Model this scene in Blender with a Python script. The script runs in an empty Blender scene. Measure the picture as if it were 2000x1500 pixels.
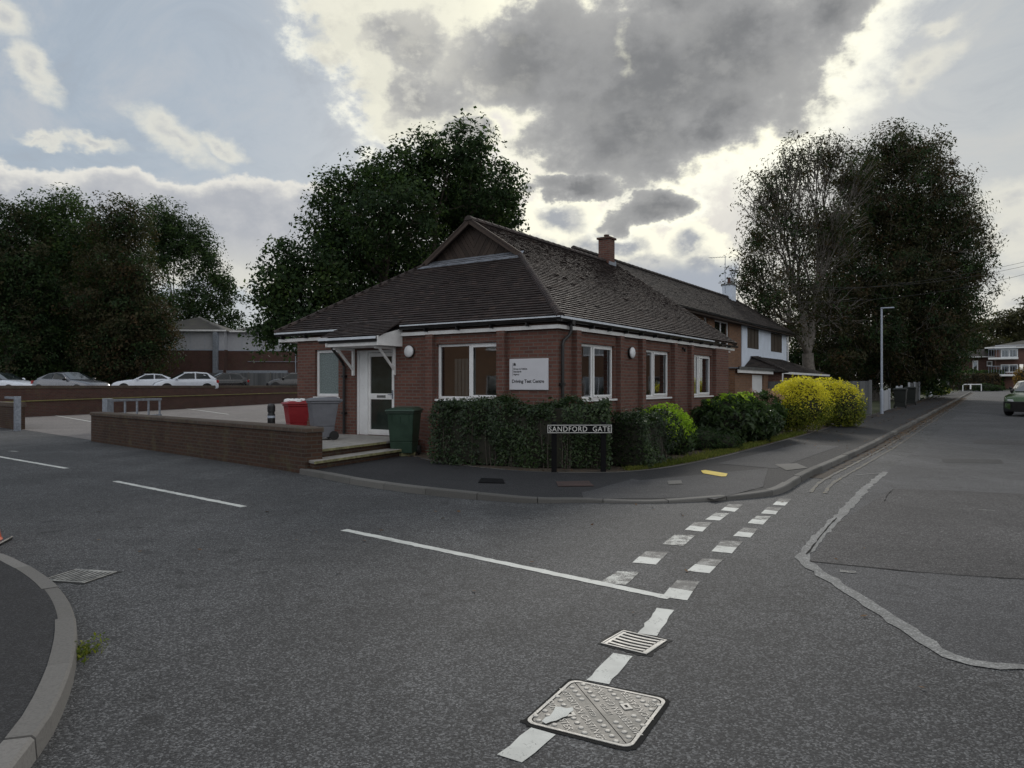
import bpy, bmesh, math, random
import numpy as np
from mathutils import Matrix, Vector
R = math.radians
scene = bpy.context.scene
COL = scene.collection

# ------------------------------------------------------------------ camera
CAM_H = 1.6
cam_data = bpy.data.cameras.new("camera")
cam = bpy.data.objects.new("camera", cam_data)
COL.objects.link(cam)
cam.location = (0, 0, CAM_H)
cam.rotation_euler = (R(90.12), 0, 0)
cam_data.sensor_width = 36.0
cam_data.lens = 25.56
cam_data.clip_start = 0.05
cam_data.clip_end = 3000
scene.camera = cam

# ------------------------------------------------------------------ exposure
scene.view_settings.view_transform = 'Standard'
scene.view_settings.look = 'None'
scene.view_settings.exposure = 0.0
scene.view_settings.gamma = 1.0

# ------------------------------------------------------------------ sun (behind the big cloud)
SUN_AZ, SUN_EL = 7.5, 24.0          # degrees right of +Y, above the horizon
sun_data = bpy.data.lights.new("sun", 'SUN')
sun_data.energy = 1.5
sun_data.angle = R(11)
sun_data.color = (1.0, 0.95, 0.87)
sun = bpy.data.objects.new("sun", sun_data)
COL.objects.link(sun)
sd = Vector((math.sin(R(SUN_AZ)) * math.cos(R(SUN_EL)), math.cos(R(SUN_AZ)) * math.cos(R(SUN_EL)), math.sin(R(SUN_EL))))
sun.rotation_euler = sd.to_track_quat('Z', 'Y').to_euler()

# ------------------------------------------------------------------ sky: Nishita with a layer of clouds
world = bpy.data.worlds.new("World")
scene.world = world
world.use_nodes = True

class NT:
    """small wrapper for building node trees"""
    def __init__(s, tree):
        s.t = tree; s.n = tree.nodes; s.l = tree.links
    def add(s, typ, **kw):
        n = s.n.new(typ)
        for k, v in kw.items(): setattr(n, k, v)
        return n
    def put(s, sock, v):
        if isinstance(v, bpy.types.NodeSocket): s.l.new(v, sock)
        elif v is not None: sock.default_value = v
    def m(s, op, a, b=None, c=None, clamp=False):
        n = s.add('ShaderNodeMath', operation=op, use_clamp=clamp)
        s.put(n.inputs[0], a); s.put(n.inputs[1], b)
        if c is not None: s.put(n.inputs[2], c)
        return n.outputs[0]
    def vm(s, op, a, b=None):
        n = s.add('ShaderNodeVectorMath', operation=op)
        s.put(n.inputs[0], a); s.put(n.inputs[1], b)
        return n.outputs['Value'] if op in ('LENGTH', 'DOT_PRODUCT') else n.outputs[0]
    def mr(s, v, a, b, c=0., d=1., smooth=True):
        n = s.add('ShaderNodeMapRange', interpolation_type='SMOOTHSTEP' if smooth else 'LINEAR')
        n.clamp = True
        for i, x in enumerate((v, a, b, c, d)): s.put(n.inputs[i], x)
        return n.outputs[0]
    def mix(s, f, a, b, blend='MIX'):
        n = s.add('ShaderNodeMix', data_type='RGBA', blend_type=blend)
        s.put(n.inputs[0], f)
        s.put(n.inputs[6], a if isinstance(a, bpy.types.NodeSocket) else (tuple(a) + (1,))[:4])
        s.put(n.inputs[7], b if isinstance(b, bpy.types.NodeSocket) else (tuple(b) + (1,))[:4])
        return n.outputs[2]
    def noise(s, vec, scale, detail=4., rough=.55, col=False, dim='3D', dist=0.):
        n = s.add('ShaderNodeTexNoise', noise_dimensions=dim)
        if vec is not None: s.l.new(vec, n.inputs['Vector'])
        n.inputs['Scale'].default_value = scale; n.inputs['Detail'].default_value = detail
        n.inputs['Roughness'].default_value = rough; n.inputs['Distortion'].default_value = dist
        return n.outputs['Color' if col else 'Fac']
    def ramp(s, f, stops, interp='LINEAR'):
        n = s.add('ShaderNodeValToRGB'); cr = n.color_ramp; cr.interpolation = interp
        while len(cr.elements) < len(stops): cr.elements.new(.5)
        for e, (p, c) in zip(cr.elements, stops):
            e.position = p; e.color = (c[0], c[1], c[2], 1) if not isinstance(c, (int, float)) else (c, c, c, 1)
        s.l.new(f, n.inputs[0])
        return n.outputs[0]

def sky_dir(px, py):
    """azimuth and elevation (radians) of a sky direction"""
    x, y, z = (px - 1000) / 1420., 1., (753 - py) / 1420.
    return math.atan2(x, y), math.atan2(z, math.hypot(x, y))

def build_sky():
    N = NT(world.node_tree); N.n.clear()
    out = N.add('ShaderNodeOutputWorld'); bg = N.add('ShaderNodeBackground')
    bg.inputs['Strength'].default_value = 0.1
    N.l.new(bg.outputs[0], out.inputs[0])
    sky = N.add('ShaderNodeTexSky', sky_type='NISHITA')
    sky.sun_disc = False; sky.sun_elevation = R(SUN_EL); sky.sun_rotation = R(SUN_AZ)
    sky.air_density = 1.0; sky.dust_density = 2.2; sky.ozone_density = 1.0
    d = N.add('ShaderNodeTexCoord').outputs['Generated']
    sx = N.add('ShaderNodeSeparateXYZ'); N.l.new(d, sx.inputs[0])
    az = N.m('ARCTAN2', sx.outputs[0], sx.outputs[1]); el = N.m('ARCSINE', sx.outputs[2])
    cv = N.add('ShaderNodeCombineXYZ'); N.l.new(az, cv.inputs[0]); N.l.new(el, cv.inputs[1])
    V = cv.outputs[0]
    st = N.add('ShaderNodeMapping'); N.l.new(V, st.inputs[0]); st.inputs['Scale'].default_value = (1, 1.35, 1)
    VS = st.outputs[0]
    w1 = N.vm('SCALE', N.vm('SUBTRACT', N.noise(VS, 5.5, 6, .6, True), (.5, .5, .5)))
    w1.node.inputs['Scale'].default_value = .17
    VW = N.vm('ADD', V, w1)
    w2 = N.vm('SCALE', N.vm('SUBTRACT', N.noise(VS, 14., 5, .6, True), (.5, .5, .5)))
    w2.node.inputs['Scale'].default_value = .055
    VF = N.vm('ADD', V, w2)
    f1 = N.noise(VS, 9., 9, .62)
    f2 = N.noise(VS, 3.6, 5, .55, dist=.4)
    f3 = N.noise(VS, 26., 7, .62)
    nz = N.m('ADD', N.m('MULTIPLY', N.m('SUBTRACT', f1, .5), .8), N.m('MULTIPLY', N.m('SUBTRACT', f3, .5), .48))
    def field(blobs, vec):
        cur = None
        for px, py, rx, ry, rot in blobs:
            a, e = sky_dir(px, py)
            mp = N.add('ShaderNodeMapping', vector_type='TEXTURE'); N.l.new(vec, mp.inputs[0])
            mp.inputs['Location'].default_value = (a, e, 0)
            mp.inputs['Rotation'].default_value = (0, 0, R(rot))
            mp.inputs['Scale'].default_value = (rx / 1420., ry / 1420., 1)
            f = N.m('SUBTRACT', 1., N.vm('LENGTH', mp.outputs[0]))
            cur = f if cur is None else N.m('SMOOTH_MAX', cur, f, .12)
        return cur
    sunf = N.vm('DOT_PRODUCT', d, tuple(sd))
    glow = N.mr(sunf, .80, .985)
    wide = N.mr(sunf, .35, .98)
    # clear sky behind a thin veil
    right = N.mr(az, -.45, .25)
    veil = N.mix(right, (3.75, 4.45, 5.2), (4.3, 4.7, 4.95))
    base = N.mix(.86, sky.outputs[0], veil)
    thin = N.noise(VS, 4.2, 8, .66, dist=1.2)
    base = N.mix(N.m('MULTIPLY', N.mr(thin, .42, .70), .65), base, N.mix(right, (5.3, 5.5, 5.8), (6.0, 6.0, 5.8)))
    base = N.mix(N.m('MULTIPLY', N.mr(thin, .50, .30), .35), base, (3.5, 3.75, 4.2))
    hz = N.m('MULTIPLY', N.mr(el, .40, .05), N.mr(az, -.6, .15))
    base = N.mix(N.m('MULTIPLY', hz, .4), base, (6.8, 6.8, 6.4))
    # bright cumulus added in the unseen sky behind the camera, lighting the facades
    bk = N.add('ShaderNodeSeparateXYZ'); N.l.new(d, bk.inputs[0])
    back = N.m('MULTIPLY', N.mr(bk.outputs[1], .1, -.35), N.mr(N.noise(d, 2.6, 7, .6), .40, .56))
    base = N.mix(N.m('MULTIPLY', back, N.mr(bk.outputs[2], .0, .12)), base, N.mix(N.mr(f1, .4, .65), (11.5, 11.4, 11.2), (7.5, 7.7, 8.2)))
    # bright topped bank along the left with a grey underside
    bank = [(40, 440, 360, 118, -4), (330, 450, 300, 105, 0), (560, 455, 240, 112, 0), (-260, 440, 260, 125, 0)]
    FB = N.m('ADD', field(bank, VW), N.m('MULTIPLY', nz, .50))
    DB = N.mr(FB, .02, .16)
    low = N.m('ADD', N.m('MULTIPLY', N.m('SUBTRACT', f1, .5), .06), el)
    cb = N.mix(N.mr(FB, .12, .42), (7.9, 7.75, 7.2), N.mix(N.mr(f1, .4, .62), (4.3, 4.5, 4.9), (5.4, 5.5, 5.7)))
    cb = N.mix(N.mr(low, .20, .12), cb, (6.8, 6.75, 6.2))
    col = N.mix(DB, base, cb)
    # small white clouds
    wisp = [(340, 270, 120, 42, -30), (430, 288, 70, 28, -12), (70, 130, 80, 30, -55), (10, 25, 60, 45, -40), (175, 283, 70, 16, 0),
            (80, 270, 55, 12, -8), (1812, 115, 85, 46, 22), (1790, 165, 40, 40, 60), (1835, 52, 50, 20, 0), (1985, 390, 100, 60, 0), (1990, 590, 120, 45, 20), (1985, 460, 70, 60, 0), (1720, -30, 60, 60, 0)]
    FW = N.m('ADD', field(wisp, VF), N.m('MULTIPLY', nz, 1.5))
    DW = N.m('MULTIPLY', N.mr(FW, .06, .75), .78)
    col = N.mix(DW, col, N.mix(N.mr(FW, .55, 1.1), (8.2, 8.0, 7.0), (5.6, 5.65, 5.6)))
    # low cumulus under the sun
    cum = [(1265, 530, 160, 75, 0), (1370, 530, 80, 70, 0), (1180, 475, 140, 55, 0), (1100, 425, 90, 70, 0), (1345, 475, 75, 50, 0), (1060, 500, 110, 60, 0)]
    FC = N.m('ADD', field(cum, VF), N.m('MULTIPLY', nz, 1.15))
    DC = N.mr(FC, .0, .22)
    cc = N.mix(N.mr(FC, .34, .72), (10.4, 10.1, 8.4), N.mix(N.mr(f3, .4, .6), (4.0, 4.2, 4.5), (6.2, 6.2, 5.9)))
    cc = N.mix(N.mr(low, .172, .145), cc, (4.0, 4.35, 4.9))
    col = N.mix(DC, col, cc)
    # the big cloud that hides the sun
    big = [(1280, 130, 350, 190, 0), (1010, 90, 260, 140, 0), (1240, 250, 270, 105, 4), (1450, 60, 180, 190, 0), (830, 170, 140, 100, -20), (770, 40, 160, 90, 0),
           (1330, -30, 380, 110, 0), (1590, 0, 100, 80, 45), (1400, 210, 130, 95, 30), (880, -30, 200, 70, 0), (1115, 362, 100, 34, 0), (1265, 405, 105, 40, 10), (900, 280, 80, 45, 0)]
    FG = N.m('ADD', field(big, VW), N.m('MULTIPLY', nz, .95))
    DG = N.mr(FG, -.10, .20)
    # wide bright hem of thin cloud lit by the hidden sun, strongest low on the right
    hemz = N.m('MULTIPLY', N.mr(FG, -.36, .0), N.m('ADD', N.m('MULTIPLY', glow, .8), .12))
    hemz = N.m('MULTIPLY', hemz, N.mr(N.m('ADD', N.m('ADD', N.m('MULTIPLY', f1, .6), N.m('MULTIPLY', f3, .4)), N.m('MULTIPLY', N.mr(az, .08, .3), .14)), .45, .60))
    col = N.mix(hemz, col, (10.8, 10.65, 9.2))
    leftness = N.mr(az, .06, -.14)
    T = N.m('ADD', N.m('SUBTRACT', FG, N.m('MULTIPLY', leftness, .27)), N.m('ADD', N.m('MULTIPLY', N.m('SUBTRACT', f2, .5), .55), N.m('MULTIPLY', N.m('SUBTRACT', f1, .5), .45)))
    T = N.m('SUBTRACT', T, N.m('MULTIPLY', N.mr(el, .40, .50), .34))
    rimc = N.mix(glow, (7.6, 7.5, 6.9), (11.5, 11.2, 9.0))
    cg = N.mix(N.mr(T, -.02, .26), rimc, (4.9, 4.9, 4.75))
    cg = N.mix(N.mr(T, .10, .46), cg, (3.35, 3.38, 3.4))
    cg = N.mix(N.mr(T, .40, .85), cg, (2.15, 2.2, 2.27))
    cg = N.mix(N.m('MULTIPLY', N.mr(f1, .48, .66), .5), cg, (4.3, 4.3, 4.2))
    cg = N.mix(N.m('MULTIPLY', N.mr(f3, .50, .70), N.m('MULTIPLY', leftness, .8)), cg, (8.2, 8.0, 7.0))
    cg = N.mix(N.m('MULTIPLY', leftness, .5), cg, N.mix(N.mr(f1, .42, .6), (4.6, 4.6, 4.5), (7.4, 7.25, 6.5)))
    a, e = sky_dir(1209, 96)
    hole = N.vm('LENGTH', N.vm('SUBTRACT', VW, (a, e, 0)))
    cg = N.mix(N.m('MULTIPLY', N.mr(hole, .024, .0), .8), cg, (10.5, 10.3, 8.2))
    col = N.mix(DG, col, cg)
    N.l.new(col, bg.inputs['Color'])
build_sky()
world.cycles.sampling_method = 'MANUAL'
world.cycles.sample_map_resolution = 512

# ------------------------------------------------------------------ site geometry helpers
TH = R(34)
UX, UY = math.sin(TH), math.cos(TH)         # along the street
VX, VY = -math.cos(TH), math.sin(TH)        # away from the street
C0 = (.899, 14.5)                           # near corner of the test centre
ROT = R(56)
def rise(t): return .0115 * max(0., min(t, 110.) - 8.)
def loc(x, y): return ((x - C0[0]) * UX + (y - C0[1]) * UY, (x - C0[0]) * VX + (y - C0[1]) * VY)
def wld(t, s): return (C0[0] + t * UX + s * VX, C0[1] + t * UY + s * VY)
def gz(x, y): return rise(loc(x, y)[0])
def g(px, py, z=0.):
    Y = (CAM_H - z) * 1420. / (py - 753.); return ((px - 1000.) / 1420. * Y, Y)
def at(px, py, Y): return Vector(((px - 1000.) / 1420. * Y, Y, CAM_H - (py - 753.) / 1420. * Y))

def catmull(pts, n):
    """resample a polyline smoothly to n points at even arc length"""
    P = [np.array(p, float) for p in pts]
    P = [2 * P[0] - P[1]] + P + [2 * P[-1] - P[-2]]
    o = []
    for i in range(1, len(P) - 2):
        for k in range(16):
            t = k / 16.
            a, b, c, d = P[i - 1], P[i], P[i + 1], P[i + 2]
            o.append(.5 * ((2 * b) + (-a + c) * t + (2 * a - 5 * b + 4 * c - d) * t * t + (-a + 3 * b - 3 * c + d) * t ** 3))
    o.append(P[-2])
    o = np.array(o)
    L = np.concatenate([[0], np.cumsum(np.linalg.norm(np.diff(o, axis=0), axis=1))])
    q = np.linspace(0, L[-1], n)
    return np.stack([np.interp(q, L, o[:, k]) for k in range(o.shape[1])], 1)

# ------------------------------------------------------------------ object helpers
def tag(o, label=None, cat=None, group=None, kind=None):
    if label: o['label'] = label
    if cat: o['category'] = cat
    if group: o['group'] = group
    if kind: o['kind'] = kind
    return o
def thing(name, label, cat, loc=(0, 0, 0), rz=0., group=None):
    o = bpy.data.objects.new(name, None); COL.objects.link(o)
    o.empty_display_size = .2
    o.location = loc; o.rotation_euler = (0, 0, rz)
    return tag(o, label, cat, group)
def copy_tree(o, parent=None):
    c = o.copy(); COL.objects.link(c)
    if parent: c.parent = parent
    for ch in list(o.children): copy_tree(ch, c)
    return c

def auto_uv(me):
    n = len(me.loops)
    if not n: return
    uv = me.uv_layers.new(name="UVMap")
    co = np.empty(len(me.vertices) * 3); me.vertices.foreach_get('co', co); co = co.reshape(-1, 3)
    vi = np.empty(n, int); me.loops.foreach_get('vertex_index', vi)
    nrm = np.empty(len(me.polygons) * 3); me.polygons.foreach_get('normal', nrm); nrm = nrm.reshape(-1, 3)
    tot = np.empty(len(me.polygons), int); me.polygons.foreach_get('loop_total', tot)
    ln = np.repeat(nrm, tot, axis=0); p = co[vi]
    out = np.empty((n, 2))
    flat = np.abs(ln[:, 2]) > .8
    h = np.hypot(ln[:, 0], ln[:, 1]) + 1e-9
    tx, ty = -ln[:, 1] / h, ln[:, 0] / h
    out[:, 0] = np.where(flat, p[:, 0], p[:, 0] * tx + p[:, 1] * ty)
    out[:, 1] = np.where(flat, p[:, 1], p[:, 2])
    uv.data.foreach_set('uv', out.ravel())

class MB:
    """collects simple shapes and builds them as one mesh object"""
    def __init__(s): s.v = []; s.f = []; s.M = None
    def add(s, vs, fs):
        b = len(s.v)
        for p in vs:
            p = Vector(p)
            s.v.append(s.M @ p if s.M is not None else p)
        for f in fs: s.f.append(tuple(i + b for i in f))
        return s
    def box(s, x0, x1, y0, y1, z0, z1):
        return s.add([(x0, y0, z0), (x1, y0, z0), (x1, y1, z0), (x0, y1, z0), (x0, y0, z1), (x1, y0, z1), (x1, y1, z1), (x0, y1, z1)],
                     [(0, 3, 2, 1), (4, 5, 6, 7), (0, 1, 5, 4), (1, 2, 6, 5), (2, 3, 7, 6), (3, 0, 4, 7)])
    def poly(s, pts): return s.add(pts, [tuple(range(len(pts)))])
    def prism(s, pts, z0, z1):
        """vertical prism over a counter-clockwise plan"""
        n = len(pts)
        return s.add([(p[0], p[1], z0) for p in pts] + [(p[0], p[1], z1) for p in pts],
                     [tuple(range(n - 1, -1, -1)), tuple(range(n, 2 * n))] + [(i, (i + 1) % n, n + (i + 1) % n, n + i) for i in range(n)])
    def slab(s, a, b):
        """solid between two matching loops"""
        n = len(a)
        return s.add(list(a) + list(b), [tuple(range(n - 1, -1, -1)), tuple(range(n, 2 * n))] + [(i, (i + 1) % n, n + (i + 1) % n, n + i) for i in range(n)])
    def bar(s, p0, p1, w, h, up=(0, 0, 1)):
        p0, p1 = Vector(p0), Vector(p1); d = (p1 - p0).normalized(); up = Vector(up)
        if abs(d.dot(up)) > .99: up = Vector((0, 1, 0))
        a = d.cross(up).normalized(); b = a.cross(d)
        q = lambda p: [p + a * w / 2 * i + b * h / 2 * j for i, j in ((-1, -1), (1, -1), (1, 1), (-1, 1))]
        return s.slab(q(p0), q(p1))
    def tube(s, pts, r, n=8, caps=True):
        pts = [Vector(p) for p in pts]; k = len(pts)
        rr = r if isinstance(r, (list, tuple)) else [r] * k
        vs = []; prev = None
        for i, p in enumerate(pts):
            d = (pts[min(i + 1, k - 1)] - pts[max(i - 1, 0)]).normalized()
            a = d.orthogonal().normalized() if prev is None else (prev - d * prev.dot(d)).normalized()
            prev = a; b = d.cross(a)
            for j in range(n):
                w = 2 * math.pi * j / n
                vs.append(p + (a * math.cos(w) + b * math.sin(w)) * rr[i])
        fs = [(i * n + j, i * n + (j + 1) % n, (i + 1) * n + (j + 1) % n, (i + 1) * n + j) for i in range(k - 1) for j in range(n)]
        if caps: fs += [tuple(range(n - 1, -1, -1)), tuple(range((k - 1) * n, k * n))]
        return s.add(vs, fs)
    def lathe(s, prof, c=(0, 0, 0), n=16, axis='z'):
        k = len(prof); vs = []
        for r, h in prof:
            for j in range(n):
                w = 2 * math.pi * j / n
                p = (r * math.cos(w), r * math.sin(w), h)
                if axis == 'y': p = (p[0], h, p[1])
                elif axis == 'x': p = (h, p[0], p[1])
                vs.append((c[0] + p[0], c[1] + p[1], c[2] + p[2]))
        fs = [(i * n + j, i * n + (j + 1) % n, (i + 1) * n + (j + 1) % n, (i + 1) * n + j) for i in range(k - 1) for j in range(n)]
        fs += [tuple(range(n - 1, -1, -1)), tuple(range((k - 1) * n, k * n))]
        return s.add(vs, fs)
    def build(s, name, mat, parent=None, loc=(0, 0, 0), rz=0., bevel=0., smooth=False, seg=1, fix=True):
        me = bpy.data.meshes.new(name)
        me.from_pydata([tuple(v) for v in s.v], [], s.f); me.update()
        if bevel or fix:
            bm = bmesh.new(); bm.from_mesh(me)
            if bevel:
                ed = [e for e in bm.edges if len(e.link_faces) == 2 and e.calc_face_angle(0) > .5]
                bmesh.ops.bevel(bm, geom=ed, offset=bevel, segments=seg, affect='EDGES', clamp_overlap=True)
            bmesh.ops.recalc_face_normals(bm, faces=bm.faces)
            bm.to_mesh(me); bm.free()
        auto_uv(me)
        if smooth: me.polygons.foreach_set('use_smooth', [True] * len(me.polygons))
        if mat: me.materials.append(mat)
        o = bpy.data.objects.new(name, me); COL.objects.link(o)
        o.location = loc; o.rotation_euler = (0, 0, rz)
        if parent: o.parent = parent
        return o

def text_geo(mb, s, size, M, extrude=.002, spacing=1., align='LEFT', bold=0.):
    cu = bpy.data.curves.new("lettering", 'FONT'); cu.body = s; cu.size = size; cu.extrude = extrude
    cu.space_character = spacing; cu.align_x = align; cu.resolution_u = 3; cu.offset = bold
    o = bpy.data.objects.new("lettering", cu); COL.objects.link(o)
    bpy.context.view_layer.update()
    me = bpy.data.meshes.new_from_object(o.evaluated_get(bpy.context.evaluated_depsgraph_get()))
    old = mb.M; mb.M = M
    mb.add([v.co for v in me.vertices], [tuple(p.vertices) for p in me.polygons])
    mb.M = old
    bpy.data.objects.remove(o); bpy.data.curves.remove(cu); bpy.data.meshes.remove(me)

def sheet(name, pts, z0, mat, parent=None, kind='structure'):
    """flat ground sheet over a plan outline, following the gentle rise of the site"""
    bm = bmesh.new()
    vs = [bm.verts.new((p[0], p[1], 0)) for p in pts]
    f = bm.faces.new(vs); bm.normal_update()
    if f.normal.z < 0: f.normal_flip()
    bmesh.ops.triangulate(bm, faces=bm.faces[:], ngon_method='EAR_CLIP')
    for t in (8., 110.):
        bmesh.ops.bisect_plane(bm, geom=bm.verts[:] + bm.edges[:] + bm.faces[:], plane_co=(*wld(t, 0), 0), plane_no=(UX, UY, 0))
    bmesh.ops.triangulate(bm, faces=bm.faces[:])
    for v in bm.verts: v.co.z = z0 + gz(v.co.x, v.co.y)
    me = bpy.data.meshes.new(name); bm.to_mesh(me); bm.free()
    auto_uv(me); me.materials.append(mat)
    o = bpy.data.objects.new(name, me); COL.objects.link(o)
    if parent: o.parent = parent
    elif kind: o['kind'] = kind
    return o

# ------------------------------------------------------------------ materials
MATS = {}
def newmat(name):
    m = bpy.data.materials.new(name); m.use_nodes = True
    N = NT(m.node_tree); p = N.n['Principled BSDF']; MATS[name] = m
    return m, N, p
def bump(N, p, h, dist=.005, strength=.6):
    b = N.add('ShaderNodeBump'); b.inputs['Strength'].default_value = strength; b.inputs['Distance'].default_value = dist
    N.l.new(h, b.inputs['Height']); N.l.new(b.outputs[0], p.inputs['Normal'])
def co(N, kind='Object'): return N.add('ShaderNodeTexCoord').outputs[kind]

def plain(name, col, rough=.5, metal=0., var=.12, scale=4., bumpy=0., spec=None, coat=0.):
    m, N, p = newmat(name); c = co(N)
    n1 = N.noise(c, scale, 5, .6); n2 = N.noise(c, scale * 9, 4, .6)
    f = N.m('ADD', N.m('MULTIPLY', n1, .65), N.m('MULTIPLY', n2, .35))
    lo = tuple(x * (1 - var) for x in col); hi = tuple(min(1, x * (1 + var)) for x in col)
    N.l.new(N.mix(N.mr(f, .35, .65), lo, hi), p.inputs['Base Color'])
    N.l.new(N.mr(n1, .3, .7, max(.02, rough - .08), min(1, rough + .08)), p.inputs['Roughness'])
    p.inputs['Metallic'].default_value = metal
    if spec is not None: p.inputs['Specular IOR Level'].default_value = spec
    if coat: p.inputs['Coat Weight'].default_value = coat; p.inputs['Coat Roughness'].default_value = .05
    if bumpy: bump(N, p, n2, bumpy)
    return m

def asphalt(name, dark, light, grain=95., stain=.25, spec=.35, big=.6, tint=None, rough=.85):
    m, N, p = newmat(name); c = co(N)
    vo = N.add('ShaderNodeTexVoronoi'); vo.inputs['Scale'].default_value = grain; N.l.new(c, vo.inputs['Vector'])
    bw = N.add('ShaderNodeSeparateColor'); N.l.new(vo.outputs['Color'], bw.inputs[0])
    st = N.m('POWER', bw.outputs[0], 3.2)
    fine = N.noise(c, grain * 1.7, 3, .6)
    f = N.m('ADD', N.m('MULTIPLY', st, .75), N.m('MULTIPLY', N.mr(fine, .3, .75), .25))
    base = N.mix(f, dark, light)
    b1 = N.noise(c, big, 5, .6); b2 = N.noise(c, big * 5.5, 4, .6)
    k = N.m('ADD', N.m('MULTIPLY', b1, .6), N.m('MULTIPLY', b2, .4))
    base = N.mix(N.mr(k, .36, .66), base, N.mix(1., base, (1 + stain,) * 3, 'MULTIPLY'))
    base = N.mix(N.m('MULTIPLY', N.mr(b2, .55, .75), stain), base, (dark[0] * .6,) * 3)
    lane = N.add('ShaderNodeMapping'); N.l.new(c, lane.inputs[0]); lane.inputs['Rotation'].default_value = (0, 0, R(34)); lane.inputs['Scale'].default_value = (.9, .10, 1)
    b3 = N.noise(lane.outputs[0], 1.0, 5, .6)
    base = N.mix(N.m('MULTIPLY', N.mr(b3, .5, .68), stain * .9), base, N.mix(1., base, (1.5, 1.5, 1.48), 'MULTIPLY'))
    drip = N.noise(c, 2.3, 6, .7)
    base = N.mix(N.m('MULTIPLY', N.mr(drip, .60, .72), .5), base, tuple(x * .7 for x in dark))
    if tint: base = N.mix(N.m('MULTIPLY', N.mr(b1, .45, .7), .35), base, tint)
    N.l.new(base, p.inputs['Base Color'])
    p.inputs['Roughness'].default_value = rough; p.inputs['Specular IOR Level'].default_value = spec
    bump(N, p, N.m('ADD', N.m('MULTIPLY', vo.outputs['Distance'], -1.), fine), .006, .5)
    return m

def brick(name, c1, c2, mortar, dirt=.35, msize=.011, moss=0., bias=0.):
    m, N, p = newmat(name); uv = co(N, 'UV')
    b = N.add('ShaderNodeTexBrick'); N.l.new(uv, b.inputs['Vector'])
    b.inputs['Scale'].default_value = 1.; b.inputs['Brick Width'].default_value = .225; b.inputs['Row Height'].default_value = .075
    b.inputs['Mortar Size'].default_value = msize; b.inputs['Mortar Smooth'].default_value = .15; b.inputs['Bias'].default_value = bias
    b.inputs['Color1'].default_value = (*c1, 1); b.inputs['Color2'].default_value = (*c2, 1); b.inputs['Mortar'].default_value = (*mortar, 1)
    c = co(N)
    n1 = N.noise(c, 1.3, 5, .6); n2 = N.noise(c, 14., 5, .65); n3 = N.noise(uv, 55., 3, .6)
    col = N.mix(N.m('MULTIPLY', N.mr(n1, .45, .75), dirt), b.outputs['Color'], tuple(x * .45 for x in c1))
    col = N.mix(N.m('MULTIPLY', N.mr(n2, .48, .72), .35), col, tuple(min(1, x * 1.5) for x in c2))
    col = N.mix(N.m('MULTIPLY', n3, .3), col, tuple(x * .5 for x in c1))
    if moss: col = N.mix(N.m('MULTIPLY', N.mr(N.noise(c, 2.7, 6, .65), .5, .68), moss), col, (.12, .115, .06))
    N.l.new(col, p.inputs['Base Color']); p.inputs['Roughness'].default_value = .88; p.inputs['Specular IOR Level'].default_value = .25
    bump(N, p, N.m('ADD', N.m('MULTIPLY', b.outputs['Fac'], -1.), N.m('MULTIPLY', n3, .35)), .008, .7)
    return m

def island(name, stops, rough=.8, bumps=40., spec=.3, streak=None):
    """colour that differs from piece to piece of one mesh (tiles, boards, stones)"""
    m, N, p = newmat(name)
    r = N.add('ShaderNodeNewGeometry').outputs['Random Per Island']; c = co(N)
    col = N.ramp(r, stops)
    n = N.noise(c, bumps, 5, .6); n1 = N.noise(c, 1.1, 5, .6)
    col = N.mix(N.m('MULTIPLY', N.mr(n, .4, .7), .35), col, N.mix(1., col, (.45, .45, .45), 'MULTIPLY'))
    if streak: col = N.mix(N.m('MULTIPLY', N.mr(n1, .48, .7), .45), col, streak)
    N.l.new(col, p.inputs['Base Color']); p.inputs['Roughness'].default_value = rough; p.inputs['Specular IOR Level'].default_value = spec
    bump(N, p, n, .004)
    return m

def leafmat(name, stops, trans=.35, rough=.6, spec=.12, gain=1.4):
    m, N, p = newmat(name)
    r = N.add('ShaderNodeNewGeometry').outputs['Random Per Island']
    n = N.noise(co(N), .55, 3, .5)
    f = N.m('ADD', N.m('MULTIPLY', r, .65), N.m('MULTIPLY', N.mr(n, .3, .7), .35))
    col = N.ramp(f, [(a, tuple(min(.9, x * gain) for x in c)) for a, c in stops])
    N.l.new(col, p.inputs['Base Color']); p.inputs['Roughness'].default_value = rough; p.inputs['Specular IOR Level'].default_value = spec
    tr = N.add('ShaderNodeBsdfTranslucent'); N.l.new(N.mix(1., col, (1.3, 1.4, .75), 'MULTIPLY'), tr.inputs[0])
    mx = N.add('ShaderNodeMixShader'); mx.inputs[0].default_value = trans
    N.l.new(p.outputs[0], mx.inputs[1]); N.l.new(tr.outputs[0], mx.inputs[2])
    N.l.new(mx.outputs[0], N.n['Material Output'].inputs[0])
    return m

def glassmat(name, tint=(.55, .6, .6), refl=.55):
    m, N, p = newmat(name)
    N.n.remove(p)
    tr = N.add('ShaderNodeBsdfTransparent'); tr.inputs[0].default_value = (*tint, 1)
    gl = N.add('ShaderNodeBsdfGlossy'); gl.inputs['Roughness'].default_value = .02; gl.inputs[0].default_value = (.85, .87, .9, 1)
    fr = N.add('ShaderNodeFresnel'); fr.inputs[0].default_value = 1.5
    nb = N.noise(co(N), 1.5, 2, .5); b = N.add('ShaderNodeBump'); b.inputs['Distance'].default_value = .004; b.inputs['Strength'].default_value = .25
    N.l.new(nb, b.inputs['Height']); N.l.new(b.outputs[0], gl.inputs['Normal'])
    mx = N.add('ShaderNodeMixShader'); N.l.new(N.m('ADD', N.m('MULTIPLY', fr.outputs[0], 1.1), refl * .24, clamp=True), mx.inputs[0])
    N.l.new(tr.outputs[0], mx.inputs[1]); N.l.new(gl.outputs[0], mx.inputs[2])
    N.l.new(mx.outputs[0], N.n['Material Output'].inputs[0])
    return m

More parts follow.
